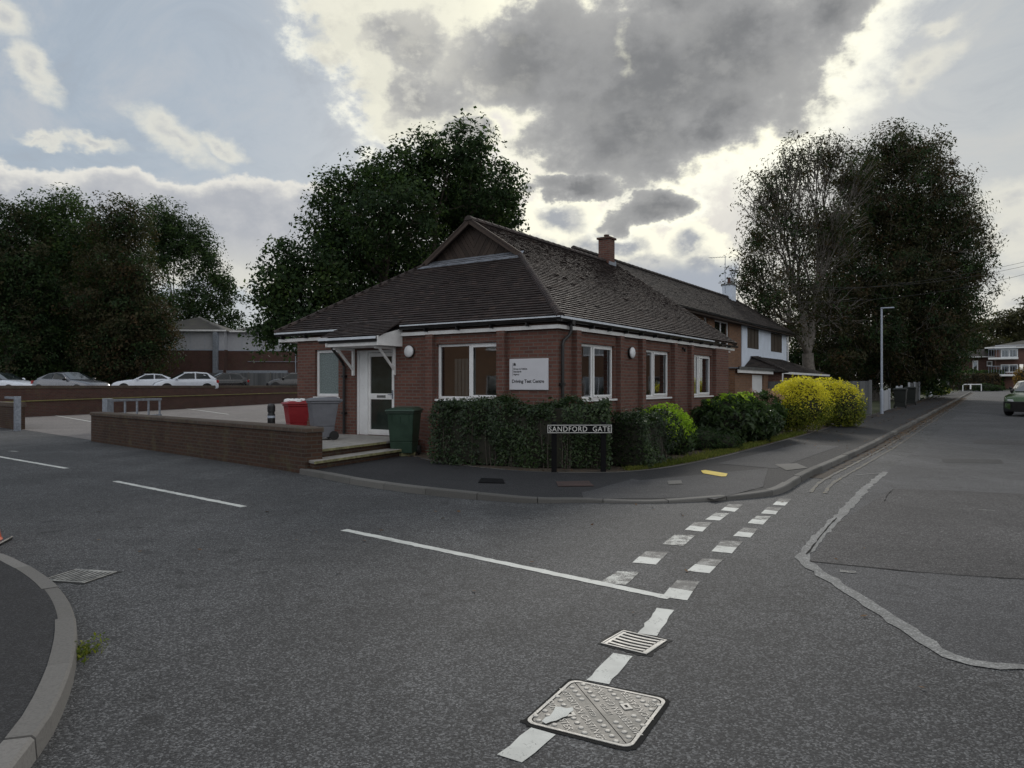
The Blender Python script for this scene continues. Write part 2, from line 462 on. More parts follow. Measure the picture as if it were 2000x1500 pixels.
A_ROAD = asphalt('road_asphalt', (.009, .009, .0105), (.165, .167, .172), 105, .6, spec=.3, big=.45, rough=.8)
A_OLD = asphalt('worn_asphalt', (.028, .028, .031), (.155, .155, .16), 120, .45, big=.4, spec=.3)
A_PATCH = asphalt('patch_asphalt', (.014, .0135, .015), (.145, .14, .143), 95, .45)
A_PAVE = asphalt('footway_asphalt', (.010, .010, .0115), (.052, .052, .056), 120, .3)
A_PAVE2 = asphalt('footway_repair_asphalt', (.026, .026, .029), (.10, .10, .105), 110, .3)
A_LOT = asphalt('car_park_surface', (.11, .1, .098), (.26, .245, .24), 60, .3, tint=(.16, .14, .13))
M_SEAL = asphalt('sealing_band', (.13, .13, .128), (.34, .34, .335), 90, .35, big=3.)
M_TAR2 = asphalt('trench_asphalt', (.02, .02, .021), (.09, .09, .092), 110, .3)
M_TAR = plain('tar', (.018, .018, .018), .95, spec=.1)
def paintmat(name, col, wear, under=(.07, .07, .07), scale=9.):
    m, N, p = newmat(name); c = co(N)
    n = N.m('ADD', N.m('MULTIPLY', N.noise(c, scale, 6, .7), .55), N.m('MULTIPLY', N.noise(c, scale * 14, 3, .6), .45))
    k = N.mr(n, wear - .05, wear + .05)
    dirty = N.mix(N.mr(N.noise(c, 3., 4, .6), .4, .7), col, tuple(x * .78 for x in col))
    N.l.new(N.mix(k, dirty, under), p.inputs['Base Color']); p.inputs['Roughness'].default_value = .75
    bump(N, p, N.noise(c, 90, 3, .6), .004, .4)
    return m
M_LINE = paintmat('white_road_paint', (.62, .63, .60), .60)
M_LINEW = paintmat('worn_white_road_paint', (.55, .56, .53), .50)
M_LINEF = paintmat('ghost_white_road_paint', (.3, .3, .29), .47)
M_YEL = paintmat('faded_yellow_road_paint', (.30, .24, .11), .43)
M_YELT = paintmat('yellow_tactile_paint', (.70, .52, .06), .66)
M_EARTH = plain('soil', (.06, .045, .032), .95, var=.45, scale=7, bumpy=.02)
M_GROUND = plain('rough_grass_ground', (.055, .065, .03), .95, var=.4, scale=3, bumpy=.02)
M_KERB = island('kerb_concrete', [(0, (.14, .134, .127)), (.5, (.18, .173, .165)), (1, (.22, .21, .2))], .85, 60, streak=(.14, .135, .12))
M_KERBD = island('weathered_kerb_concrete', [(0, (.10, .097, .092)), (.5, (.13, .126, .12)), (1, (.165, .16, .15))], .85, 60, streak=(.09, .09, .08))
M_PAVING = plain('concrete_paving', (.30, .285, .265), .85, var=.25, scale=5, bumpy=.004)
M_MOSSY = plain('mossy_concrete_edge', (.22, .21, .11), .9, var=.4, scale=8, bumpy=.006)
B_RED = brick('red_brick', (.19, .086, .065), (.12, .056, .046), (.155, .137, .122))
B_LOW = brick('weathered_brown_brick', (.082, .044, .029), (.052, .031, .024), (.085, .072, .06), .5, moss=.35)
B_BACK = brick('dark_red_brick', (.12, .054, .044), (.08, .04, .034), (.11, .095, .085), .4, moss=.25)
B_HOUSE = brick('buff_brown_brick', (.26, .13, .07), (.17, .085, .05), (.2, .17, .14), .3)
M_COPING = brick('brick_coping', (.115, .08, .06), (.082, .058, .047), (.14, .125, .11), .5, moss=.4)
M_TILE = island('brown_roof_tile', [(0, (.036, .028, .027)), (.5, (.049, .037, .035)), (.93, (.062, .046, .043)), (1, (.095, .068, .058))], .75, 30, streak=(.055, .046, .042))
M_TILE2 = island('dark_roof_tile', [(0, (.03, .027, .027)), (1, (.075, .062, .056))], .85, 20)
M_SLATE = island('grey_roof_tile', [(0, (.04, .038, .036)), (1, (.085, .08, .072))], .85, 20, streak=(.09, .09, .06))
M_WHITE = plain('white_upvc', (.78, .79, .8), .35, var=.05)
M_FASCIA = plain('white_painted_board', (.76, .76, .76), .5, var=.1, scale=2.5)
M_PALE = plain('pale_lip_and_sheen', (.62, .66, .72), .35, var=.1)  # canopy lip, and the eaves gutters' gloss as plain colour
M_BLACK = plain('black_plastic', (.012, .012, .013), .35, var=.2)
M_SIGNB = plain('matt_black_enamel', (.008, .008, .009), .85, spec=.1)
M_DARK = plain('dark_void', (.01, .01, .01), .9)
M_LEAD = plain('lead_flashing', (.24, .26, .30), .5, .3, var=.2, scale=3)
M_TIMBER = island('dark_stained_boards', [(0, (.035, .026, .022)), (1, (.075, .055, .045))], .8, 25)
M_OBS = plain('obscured_glass', (.16, .2, .2), .25, var=.3, scale=40, bumpy=.004, spec=.5)
M_DOORG = plain('smoked_door_glass', (.025, .035, .03), .08, var=.15, spec=.6)
M_GLASS = glassmat('window_glass', refl=.9)
M_CREAM = plain('cream_plaster', (.55, .50, .40), .9, var=.05)
M_CARPET = plain('grey_carpet', (.09, .09, .1), .95)
M_BLIND = plain('pale_blind', (.5, .5, .47), .8, var=.06)
M_CURTAIN = plain('dark_curtain', (.06, .035, .03), .9)
M_DESK = plain('light_desk_wood', (.35, .25, .15), .5, var=.2)
M_SIGNW = plain('white_sign_panel', (.62, .62, .66), .45, var=.03)
M_INK = plain('black_lettering', (.02, .02, .025), .6)
M_SILV = plain('painted_silver_lettering', (.62, .62, .60), .5, var=.06)
M_LAMP = plain('opal_lamp_cover', (.74, .75, .78), .25, var=.02, spec=.6)
M_RENDER = plain('white_render', (.70, .77, .88), .85, var=.07, scale=1.5)
M_GALV = plain('galvanised_steel', (.30, .33, .38), .5, .55, var=.25, scale=10)
M_STEEL = plain('grey_painted_steel', (.36, .40, .47), .45, .2, var=.08)
M_IRON = plain('worn_cast_iron', (.27, .265, .25), .55, .25, var=.5, scale=9, bumpy=.003)
M_IRONP = plain('dirty_shaded_cast_iron', (.11, .107, .098), .6, .3, var=.6, scale=7, bumpy=.004)  # dirt, plus shade between the raised studs and letters put into the colour
M_IRON2 = plain('dark_cast_iron', (.15, .15, .145), .6, .4, var=.3, scale=16, bumpy=.003)
M_GREYW = island('grey_fence_boards', [(0, (.09, .095, .1)), (1, (.17, .175, .18))], .9, 30)
M_PALEW = island('pale_fence_boards', [(0, (.32, .34, .38)), (1, (.5, .52, .56))], .85, 30)
M_BARK = plain('tree_bark', (.085, .072, .06), .95, var=.4, scale=6, bumpy=.03)
M_BARKL = plain('grey_tree_bark', (.16, .145, .13), .95, var=.35, scale=6, bumpy=.03)
M_CLAD = plain('white_cladding', (.42, .43, .46), .6, var=.06)
M_BROWNW = plain('brown_window_panel', (.055, .038, .026), .6, var=.25, scale=3)
M_RUBBER = plain('tyre_rubber', (.015, .015, .015), .8)
M_RIM = plain('alloy_wheel', (.4, .41, .43), .3, .8)
M_CARGL = plain('car_window_glass', (.015, .02, .024), .04, var=.1, spec=.9); M_CARGL.node_tree.nodes['Principled BSDF'].inputs['IOR'].default_value = 2.1
M_SIDEGL = plain('car_side_glass', (.012, .016, .018), .06, var=.1, spec=.35)
M_REDL = plain('red_lamp_lens', (.35, .015, .015), .2, spec=.6)
M_CLRL = plain('clear_lamp_lens', (.6, .6, .6), .12, .3, spec=.7)
def paint(name, col, metal=0.): return plain(name, col, .28, metal, var=.03, coat=.8)
P_WHITE = paint('white_car_paint', (.68, .72, .80)); P_SILV = paint('grey_silver_car_paint', (.17, .175, .2), .5)
P_BLACK = paint('black_car_paint', (.012, .012, .015)); P_GREEN = paint('green_car_paint', (.045, .085, .025), .2); P_PALE = paint('pale_car_paint', (.55, .56, .56))
L_DARK = leafmat('dark_green_leaves', [(0, (.009, .018, .009)), (.5, (.020, .037, .016)), (1, (.041, .064, .022))], .3)
L_MID = leafmat('mid_green_leaves', [(0, (.016, .03, .012)), (.6, (.035, .062, .02)), (1, (.07, .10, .028))], .35)
L_OLIVE = leafmat('olive_brown_leaves', [(0, (.016, .019, .010)), (.5, (.034, .035, .018)), (1, (.062, .054, .030))], .35)
L_RUST = leafmat('rusty_autumn_leaves', [(0, (.018, .016, .010)), (.5, (.036, .029, .016)), (1, (.072, .046, .024))], .3)
L_HEDGE = leafmat('glossy_hedge_leaves', [(0, (.009, .018, .008)), (.55, (.020, .037, .013)), (1, (.046, .072, .024))], .25, .42, .35)
L_BRIGHT = leafmat('bright_green_leaves', [(0, (.11, .18, .018)), (.5, (.23, .35, .03)), (1, (.36, .47, .05))], .5, .5)
L_YELLOW = leafmat('yellow_green_leaves', [(0, (.27, .25, .022)), (.5, (.50, .44, .04)), (1, (.62, .55, .08))], .5, .55)
L_YGREEN = leafmat('green_shrub_leaves', [(0, (.035, .055, .012)), (.5, (.09, .115, .02)), (1, (.20, .19, .03))], .35, .55)
L_GRASS = leafmat('grass_blades', [(0, (.05, .07, .015)), (.6, (.10, .115, .028)), (1, (.19, .17, .05))], .3, .7)
M_GUTTER = plain('gutter_silt', (.05, .038, .028), .95, var=.5, scale=11, bumpy=.006)
L_LITTER = leafmat('dry_fallen_leaves', [(0, (.035, .02, .012)), (.5, (.09, .05, .028)), (1, (.18, .11, .05))], .1, .8)
L_BLOOM = leafmat('faded_pink_blooms', [(0, (.16, .09, .075)), (1, (.34, .22, .19))], .2, .8)
# ================================================================== GROUND, ROADS, FOOTWAYS
rng = np.random.default_rng(7); random.seed(7)
def W(*ts): return [wld(t, s) for t, s in ts]

sheet('ground', W((-500, -500), (500, -500), (500, 500), (-500, 500)), -.03, M_GROUND)
sheet('road', W((-60, -60), (60, -60), (60, -14), (95, -14), (95, -3), (40, -3), (40, 60), (-60, 60)), 0, A_ROAD)
# older surface of the street, beyond the sealed joint
seal_px = [(3400, 1395), (2600, 1352), (2120, 1322), (2000, 1305), (1925, 1300), (1850, 1280), (1800, 1250), (1760, 1222), (1705, 1185), (1650, 1150), (1600, 1118), (1570, 1092),
           (1590, 1060), (1625, 1022), (1655, 992), (1690, 955), (1730, 922)]
seal = [g(*p) for p in seal_px]
far_in = [wld(t, -5.6) for t in (12, 30, 60, 94)]
old_pts = seal + far_in + [wld(94, -13), wld(0, -13)] + [(seal[0][0] + .5, seal[0][1] + .4)]
sheet('road', old_pts, .002, A_OLD)
dark_px = [(1580, 1096), (1632, 1024), (1745, 955), (1850, 958), (1975, 964), (2140, 976), (2140, 1136), (2000, 1131), (1880, 1124), (1790, 1117), (1700, 1108)]
sheet('road', [g(*p) for p in dark_px], .004, A_PATCH)

def strip(name, pts, w, z0, mat, jag=0., n=None, kind='structure', parent=None):
    """painted or sealed band of even width along a line on the ground"""
    P = catmull(pts, n or max(2, int(sum(math.dist(a, b) for a, b in zip(pts, pts[1:])) / .12))) if len(pts) > 2 or jag else np.array(pts, float)
    if len(pts) == 2 and n: P = np.array([np.array(pts[0]) * (1 - k) + np.array(pts[1]) * k for k in np.linspace(0, 1, n)])
    d = np.gradient(P, axis=0); d /= np.linalg.norm(d, axis=1)[:, None] + 1e-9
    nr = np.stack([-d[:, 1], d[:, 0]], 1)
    ww = np.full(len(P), w / 2)
    a = P + nr * (ww + rng.normal(0, jag, len(P)))[:, None]; b = P - nr * (ww + rng.normal(0, jag, len(P)))[:, None]
    mb = MB(); k = len(P)
    vs = [(*p, z0 + gz(*p)) for p in a] + [(*p, z0 + gz(*p)) for p in b]
    mb.add(vs, [(i, k + i, k + i + 1, i + 1) for i in range(k - 1)])
    o = mb.build(name, mat, parent)
    if kind and not parent: o['kind'] = kind
    return o
strip('joint_sealing', seal, .115, .0056, M_SEAL, .013)
strip('joint_sealing', [g(1725, 924), g(1700, 926), g(1672, 928)], .05, .0056, M_SEAL, .006)
strip('road_crack', [g(*p) for p in [(1582, 1097), (1640, 1103), (1700, 1109), (1790, 1118), (1880, 1125), (2000, 1132), (2100, 1138)]], .016, .0062, M_TAR, .006)
strip('road_crack', [g(*p) for p in [(1576, 1084), (1590, 1064), (1612, 1036), (1634, 1012)]], .012, .0085, M_TAR, .004)
strip('road_crack', [g(*p) for p in [(1745, 956), (1733, 968), (1728, 980)]], .014, .0062, M_TAR, .005)

sheet('road', [g(1838, 896), g(1955, 898), g(1960, 906), g(1842, 904)], .0052, M_TAR2)
sheet('road', [g(1905, 862), g(2040, 866), g(2040, 874), g(1900, 869)], .0052, A_PATCH)
# white lines, each mark a band of thermoplastic
def mark(p0, p1, w, mat=M_LINE, z=.0035, jag=.0045):
    n = max(3, int(math.dist(p0, p1) / .06))
    return strip('road_marking', [p0, p1], w, z, mat, jag, n)
mark(g(672, 1035), g(1308, 1168), .10)
mark(g(225, 940), g(477, 990), .10)
mark(g(-60, 882), g(130, 915), .10)
mark(g(18, 881), g(34, 882), .1, M_LINEW)
def block(px4, mat, far=None): # give-way block from its four image corners, on the road plane
    P = [np.array(g(*p)) for p in px4]
    if far:      # the far half is worn by the wheels
        m0, m1 = P[0] * .52 + P[3] * .48, P[1] * .46 + P[2] * .54
        lay_block([P[0], P[1], m1, m0], far); P = [m0, m1, P[2], P[3]]
    lay_block(P, mat)
def lay_block(P, mat):
    ux = 6; mb = MB()
    for i in range(ux + 1):
        k = i / ux
        a = P[0] * (1 - k) + P[1] * k; b = P[3] * (1 - k) + P[2] * k
        j = rng.normal(0, .004, 2)
        mb.v += [Vector((a[0] + j[0], a[1], .0036)), Vector((b[0], b[1] + j[1], .0036))]
    mb.f = [(2 * i, 2 * i + 1, 2 * i + 3, 2 * i + 2) for i in range(ux)]
    tag(mb.build('road_marking', mat), kind='structure')
rowa = [((1207, 1116), (1250, 1118), (1222, 1143), (1172, 1137)), ((1262, 1077), (1306, 1079), (1281, 1103), (1235, 1099)),
        ((1316, 1045), (1357, 1046), (1335, 1067), (1294, 1063)), ((1357, 1020), (1391, 1021), (1372, 1039), (1337, 1035)),
        ((1397, 1002), (1424, 1003), (1406, 1017), (1377, 1015)), ((1422, 985), (1451, 986), (1435, 1000), (1408, 997))]
rowb = [((1322, 1133), (1366, 1136), (1342, 1173), (1292, 1166)), ((1372, 1091), (1412, 1093), (1385, 1120), (1342, 1115)),
        ((1410, 1056), (1450, 1058), (1429, 1081), (1389, 1077)), ((1452, 1031), (1481, 1033), (1465, 1050), (1431, 1047)),
        ((1478, 1007), (1505, 1009), (1490, 1025), (1460, 1022)), ((1500, 990), (1527, 992), (1514, 1005), (1486, 1003)),
        ((1522, 974), (1545, 975), (1533, 988), (1509, 986))]
for i, b in enumerate(rowa): block(b, M_LINEW if i in (0, 2) else M_LINE, M_LINEF if i % 2 else M_LINEW)
for i, b in enumerate(rowb): block(b, M_LINE, M_LINEF if i != 4 else M_LINEW)
mark(g(1300, 1190), g(1264, 1240), .125)
mark(g(1216, 1279), g(1168, 1333), .125)
mark(g(1060, 1428), g(995, 1482), .125)
mark(g(1910, 996), g(1943, 998), .05, M_LINEF, .0068)
mark(g(1640, 1116), g(1672, 1119), .08, M_LINEF, .0068)
for s0 in (-4.86, -5.06):
    pts = [wld(-1.0, s0 - .12), wld(.5, s0), wld(4, s0)] + [wld(t, s0) for t in (8, 12, 20, 30, 45, 60, 80)]
    strip('road_marking', pts, .055, .0065, M_YEL, .006, 500)

silt = [wld(t, -4.72) for t in (.8, 2, 4, 6, 8, 11, 15, 20, 27, 36, 48, 62, 80)]
strip('gutter_silt', silt, .20, .0058, M_GUTTER, .045, 500)
# kerbs: stones laid end to end along a path
def kerb(name, pts, side, mat, stone=.9, width=.125, n=None, kind='structure', drop=.16):
    P = np.array(pts, float)
    L = np.concatenate([[0], np.cumsum(np.linalg.norm(np.diff(P[:, :2], axis=0), axis=1))])
    def q(l): return np.array([np.interp(l, L, P[:, k]) for k in range(3)])
    mb = MB(); l = 0.
    while l < L[-1] - .05:
        e = min(l + stone, L[-1]); a0, a1 = l + .005, e - .005; k = 4 if e - l > .3 else 2
        rows = []
        dz = rng.normal(0, .003); dw = rng.normal(0, .002)
        for i in range(k + 1):
            w = a0 + (a1 - a0) * i / k
            p = q(w); d = q(min(w + .03, L[-1])) - q(max(w - .03, 0)); d /= np.linalg.norm(d[:2]) + 1e-9
            nn = np.array([-d[1], d[0]]) * side
            z = p[2] + dz
            o = p[:2] + nn * dw
            rows.append([(*(o + nn * width), z - drop), (*(o + nn * width), z + .001), (*(o + nn * .014), z + .001), (*o, z - .013), (*(o - nn * .012), z - drop)])
        vs = [v for r in rows for v in r]; m = 5
        fs = [(i * m + j, i * m + (j + 1) % m, (i + 1) * m + (j + 1) % m, (i + 1) * m + j) for i in range(k) for j in range(m)]
        fs += [tuple(range(m - 1, -1, -1)), tuple(range(k * m, k * m + m))]
        mb.add(vs, fs); l = e
    return tag(mb.build(name, mat), kind=kind)

# footway round the corner
outer_px = [(585, 915, .1), (640, 925, .1), (700, 936, .1), (780, 947, .1), (870, 957, .1), (960, 964, .1), (1050, 969, .1), (1130, 978, .025), (1260, 981, .02), (1390, 975, .025), (1440, 967, .06), (1490, 957, .1), (1530, 949, .1)]
outer = [(*g(x, y, z), z) for x, y, z in outer_px]
outer += [(*wld(t, -4.58), .1 + rise(t)) for t in (.6, 3, 5.5, 8, 11, 15, 20, 27, 36, 48, 62, 80)]
OUT = catmull(outer, 260)
OUT[8:-8, 2] = np.convolve(OUT[:, 2], np.ones(9) / 9, 'same')[8:-8]
kerb('kerb', OUT, 1, M_KERBD)
inner_px = [(603, 907, .1), (680, 894, .1), (765, 880, .1), (820, 893, .1), (870, 903, .1), (960, 914, .1), (1070, 921, .1), (1180, 922, .1), (1250, 918, .1), (1320, 909, .1), (1400, 893, .1), (1460, 878, .1), (1520, 862, .1)]
inner = [(*g(x, y, z), z) for x, y, z in inner_px]
inner += [(*wld(t, -2.42), .1 + rise(t)) for t in (10, 13, 17, 22, 28, 36, 48, 62, 80)]
INN = catmull(inner, 260)
def ribbon(name, a, b, mat, kind='structure', dz=0.):
    k = len(a); mb = MB()
    mb.add([(p[0], p[1], p[2] + dz) for p in a] + [(p[0], p[1], p[2] + dz) for p in b], [(i, i + 1, k + i + 1, k + i) for i in range(k - 1)])
    return tag(mb.build(name, mat), kind=kind)
# match the two edges station by station (same share of the way between the same markers)
def pair(a, b, cut_a, cut_b, n1, n2):
    ia = int(np.argmin(np.linalg.norm(a[:, :2] - np.array(cut_a), axis=1))); ib = int(np.argmin(np.linalg.norm(b[:, :2] - np.array(cut_b), axis=1)))
    rs = lambda p, n: np.stack([np.interp(np.linspace(0, len(p) - 1, n), np.arange(len(p)), p[:, k]) for k in range(3)], 1)
    return np.vstack([rs(a[:ia + 1], n1), rs(a[ia:], n2)]), np.vstack([rs(b[:ib + 1], n1), rs(b[ib:], n2)])
oa, ob = pair(OUT, INN, wld(.6, -4.58), g(1400, 893, .1), 60, 200)
# keep the footway behind the kerb stones
d = np.gradient(oa[:, :2], axis=0); d /= np.linalg.norm(d, axis=1)[:, None]
oi = oa.copy(); oi[:, :2] += np.stack([-d[:, 1], d[:, 0]], 1) * .1
ribbon('footway', oi, ob, A_PAVE, dz=-.004)
def deck(p): # footway height at a plan point
    k = np.argmin(np.min(np.linalg.norm(oi[:, None, :2] * np.linspace(0, 1, 9)[None, :, None] + ob[:, None, :2] * (1 - np.linspace(0, 1, 9))[None, :, None] - np.array(p), axis=2), axis=1))
    a, b = oi[k], ob[k]; t = np.clip(np.dot(np.array(p) - a[:2], b[:2] - a[:2]) / (np.dot(b[:2] - a[:2], b[:2] - a[:2]) + 1e-9), 0, 1)
    return a[2] + (b[2] - a[2]) * t - .004
def patch(name, px, mat, dz=.006, sub=5, kind='structure', z=.09):
    P = [np.array(g(x, y, z)) for x, y in px]; mb = MB(); n = sub
    for i in range(n + 1):
        for j in range(n + 1):
            a, b = i / n, j / n
            p = (P[0] * (1 - a) + P[1] * a) * (1 - b) + (P[3] * (1 - a) + P[2] * a) * b
            mb.v.append(Vector((*p, deck(p) + dz)))
    mb.f = [(i * (n + 1) + j, (i + 1) * (n + 1) + j, (i + 1) * (n + 1) + j + 1, i * (n + 1) + j + 1) for i in range(n) for j in range(n)]
    return tag(mb.build(name, mat), kind=kind)
patch('footway', [(1240, 938), (1500, 916), (1490, 950), (1395, 969)], A_PAVE2, .004, 8)
patch('footway', [(1136, 962), (1236, 939), (1385, 969), (1140, 974)], A_PAVE2, .004, 8, z=.05)
patch('footway', [(1400, 906), (1560, 868), (1640, 872), (1515, 916)], A_PAVE2, .004, 8)
patch('paving_slab', [(1513, 908), (1556, 906), (1578, 915), (1536, 920)], M_KERBD, .008)
kerb('edging', INN[8:], -1, M_KERBD, 1.0, .05, drop=.12)

# island footway at the bottom left
isl_px = [(-330, 1030), (-150, 1050), (0, 1078), (35, 1091), (69, 1108), (104, 1132), (130, 1160), (146, 1192), (151, 1225), (149, 1255), (140, 1300), (118, 1358), (96, 1400), (48, 1465), (0, 1522), (-90, 1620), (-240, 1780), (-500, 2050)]
isl = catmull([(*g(x, y, .1), .1) for x, y in isl_px], 90)
kerb('kerb', isl, -1, M_KERB, width=.115)
d = np.gradient(isl[:, :2], axis=0); d /= np.linalg.norm(d, axis=1)[:, None]
ii = isl.copy(); ii[:, :2] -= np.stack([-d[:, 1], d[:, 0]], 1) * .1
sheet('footway', [tuple(p[:2]) for p in ii] + [(-9, 1.2), (-12, 6)], .097, A_PAVE)

# planted ground round the building
bedp = [tuple(p[:2]) for p in INN[12:130]] + W((22, -2.4), (22, 3), (34, 3), (34, 13), (-.3, 13), (0, 3.4), (-1.0, 3.55))
sheet('flower_bed', bedp, .095, M_EARTH)
sheet('garden', W((22, -2.45), (80, -2.45), (80, 14), (22, 14)), .06, M_GROUND)
# car park in front of the retaining wall
WL0, WL1 = Vector((-24.8, 36.6)), Vector((-17.3, 60.5))
wdir = (WL1 - WL0).normalized(); WLA = WL0 - wdir * 16; WLB = WL1 + wdir * 8
sheet('car_park', [(-3.62, 13.24), (-11.95, 20.95), (-18.3, 26.85), (-22, 29)] + [tuple(WLA), tuple(WLB)] + W((24, 14), (-.1, 13), (-.1, 8.2), (-2.3, 8.2)), .006, A_LOT)
strip('bay_marking', [g(85, 808), g(185, 825)], .1, .0105, M_LINE, .002, 12)
strip('bay_marking', [g(335, 797, .0), g(447, 811)], .1, .0105, M_LINE, .002, 12)
sheet('upper_car_park', [tuple(WLA), tuple(WLB), (-12, 84), (-75, 84), (-75, 34)], .95, A_OLD)
# ================================================================== BUILDING KIT
def wall(mb, L, z0, z1, holes, th=.28):
    """wall in the plane y=0 (x to the right seen from outside, y inwards) with openings cut through"""
    xs = sorted({0, L, *[h[0] for h in holes], *[h[1] for h in holes]}); zs = sorted({z0, z1, *[h[2] for h in holes], *[h[3] for h in holes]})
    def hole(i, j):
        if i < 0 or j < 0 or i >= len(xs) - 1 or j >= len(zs) - 1: return True
        x, z = (xs[i] + xs[i + 1]) / 2, (zs[j] + zs[j + 1]) / 2
        return any(h[0] < x < h[1] and h[2] < z < h[3] for h in holes)
    for i in range(len(xs) - 1):
        for j in range(len(zs) - 1):
            if hole(i, j): continue
            a, b, c, e = xs[i], xs[i + 1], zs[j], zs[j + 1]
            mb.poly([(a, 0, c), (b, 0, c), (b, 0, e), (a, 0, e)]); mb.poly([(a, th, c), (a, th, e), (b, th, e), (b, th, c)])
            if hole(i - 1, j): mb.poly([(a, 0, c), (a, 0, e), (a, th, e), (a, th, c)])
            if hole(i + 1, j): mb.poly([(b, 0, c), (b, th, c), (b, th, e), (b, 0, e)])
            if hole(i, j - 1): mb.poly([(a, 0, c), (a, th, c), (b, th, c), (b, 0, c)])
            if hole(i, j + 1): mb.poly([(a, 0, e), (b, 0, e), (b, th, e), (a, th, e)])

def window(parent, loc, rz, w, h, splits=(), opener=(), frame=M_WHITE, glass=M_GLASS, fw=.06, sill=True, y0=.07, extra=None, name='window'):
    """framed window; origin at its lower left corner on the outer wall face"""
    mb = MB(); y1 = y0 + .07
    mb.box(0, fw, y0, y1, 0, h); mb.box(w - fw, w, y0, y1, 0, h); mb.box(fw, w - fw, y0, y1, 0, fw); mb.box(fw, w - fw, y0, y1, h - fw, h)
    edges = [0] + [w * s for s in splits] + [w]
    for s in splits: mb.box(w * s - fw * .55, w * s + fw * .55, y0, y1, fw, h - fw)
    for i in opener:   # opening light with a heavier sash
        a, b = edges[i] + fw * .6, edges[i + 1] - fw * .6; c, e = fw * .7, h - fw * .7; q = .052
        mb.box(a, a + q, y0 - .018, y0, c, e); mb.box(b - q, b, y0 - .018, y0, c, e); mb.box(a + q, b - q, y0 - .018, y0, c, c + q); mb.box(a + q, b - q, y0 - .018, y0, e - q, e)
    f = mb.build(name, frame, parent, loc, rz, bevel=.006)
    MB().poly([(fw * .5, y0 + .03, fw * .5), (w - fw * .5, y0 + .03, fw * .5), (w - fw * .5, y0 + .03, h - fw * .5), (fw * .5, y0 + .03, h - fw * .5)]).build('pane', glass, f, fix=False)
    if sill: MB().box(-.02, w + .05, -.05, y0 + .02, -.045, -.002).build('sill', frame, f, bevel=.006)
    return f

def tiles(mb, O, ex, up, nrm, xl, xr, dmax, gauge=.1, tw=.165, th=.019, lift=.05, seed=1, d0=0.):
    """lapped roof tiles laid course by course on a sloping plane"""
    r = random.Random(seed); O, ex, up, nrm = Vector(O), Vector(ex), Vector(up).normalized(), Vector(nrm).normalized()
    row = 0; d = d0
    while d < dmax - .02:
        a, b = xl(d), xr(d); off = (row % 2) * tw / 2; x = math.floor(a / tw) * tw - off; e = min(d + gauge + .025, dmax)
        while x < b:
            x0, x1 = max(x, a), min(x + tw - .004, b)
            if x1 - x0 > .015:
                k = lift * .0; hh = th + .012 + r.uniform(-.003, .003); j = r.uniform(-.004, .004)
                if r.random() < lift: hh += r.uniform(.004, .014); j -= r.uniform(0, .012)
                h2 = .004 + r.uniform(0, .003); tl = r.uniform(-.002, .002)
                p = lambda X, D, H: O + ex * X + up * D + nrm * H
                A0, B0, C0_, D0_ = p(x0, d + j, hh + tl), p(x1, d + j, hh - tl), p(x1, e, h2), p(x0, e, h2)
                A1, B1 = p(x0, d + j + .002, hh + tl - th), p(x1, d + j + .002, hh - tl - th)
                C1, D1 = p(x1, e, h2 - .012), p(x0, e, h2 - .012)
                mb.add([A0, B0, C0_, D0_, A1, B1, C1, D1], [(0, 1, 2, 3), (0, 4, 5, 1), (0, 3, 7, 4), (1, 5, 6, 2)])
            x += tw
        d += gauge; row += 1
    return mb

def half_round(mb, p0, p1, r, step=.3, seg=6, lap=.015, up=(0, 0, 1)):
    """ridge or hip tiles: short half-round pieces along a line"""
    p0, p1 = Vector(p0), Vector(p1); L = (p1 - p0).length; d = (p1 - p0) / L; n = max(1, round(L / step))
    a = d.cross(Vector(up)).normalized(); b = a.cross(d)
    for i in range(n):
        q0, q1 = p0 + d * (L * i / n), p0 + d * (L * (i + 1) / n + lap)
        vs = []
        for q, rr in ((q0, r * 1.06), (q1, r * .94)):
            for k in range(seg + 1):
                w = math.pi * k / seg; vs.append(q + a * math.cos(w) * rr + b * (math.sin(w) * rr - r * .35))
        m = seg + 1
        mb.add(vs, [(k, k + 1, m + k + 1, m + k) for k in range(seg)] + [tuple(range(seg, -1, -1))])
    return mb

# ================================================================== THE TEST CENTRE
TC = thing('test_centre', 'single storey red brick office with brown tiled gablet roof on the street corner', 'building', (C0[0], C0[1], 0), ROT)
RA = R(-90)
K, EZ, OV = .685, 2.97, .17            # roof pitch, eaves height, overhang
RS, GT, VT, RE = 4.14, 2.64, 11.3, 8.45   # ridge line, gablet, far verge, rear eaves
RZ = EZ + K * (RS + OV)
mb = MB()
mb.M = Matrix.Translation((0, 7.8, 0)) @ Matrix.Rotation(RA, 4, 'Z')
wall(mb, 7.52, 0., 2.86, [(.67, 1.53, 1.32, 2.5), (2.12, 3.40, .41, 2.45), (4.68, 6.37, 1.30, 2.52)])
for a, b in ((4.45, 4.65), (6.40, 6.60)): mb.box(a, b, -.12, .03, .05, 2.74)
mb.M = None
WB = [(.85, 2.6), (4.15, 5.93), (7.5, 9.3)]
wall(mb, 10.57, 0., 2.86, [(a, b, 1.3, 2.5) for a, b in WB])
for a, b in ((.6, .8), (2.67, 2.87), (3.9, 4.1), (6.0, 6.2), (7.25, 7.45), (9.37, 10.57)): mb.box(a, b, -.12, .03, .05, 2.74)
mb.box(10.29, 10.565, .28, 7.52, 0, 2.86); mb.box(0.28, 10.565, 7.52, 7.8, 0, 2.86)
mb.add([(10.4, .1, 2.87), (10.4, 7.7, 2.87), (10.4, RS, RZ - .25), (10.56, .1, 2.87), (10.56, 7.7, 2.87), (10.56, RS, RZ - .25)], [(0, 1, 2), (3, 5, 4), (0, 3, 4, 1), (1, 4, 5, 2), (2, 5, 3, 0)])
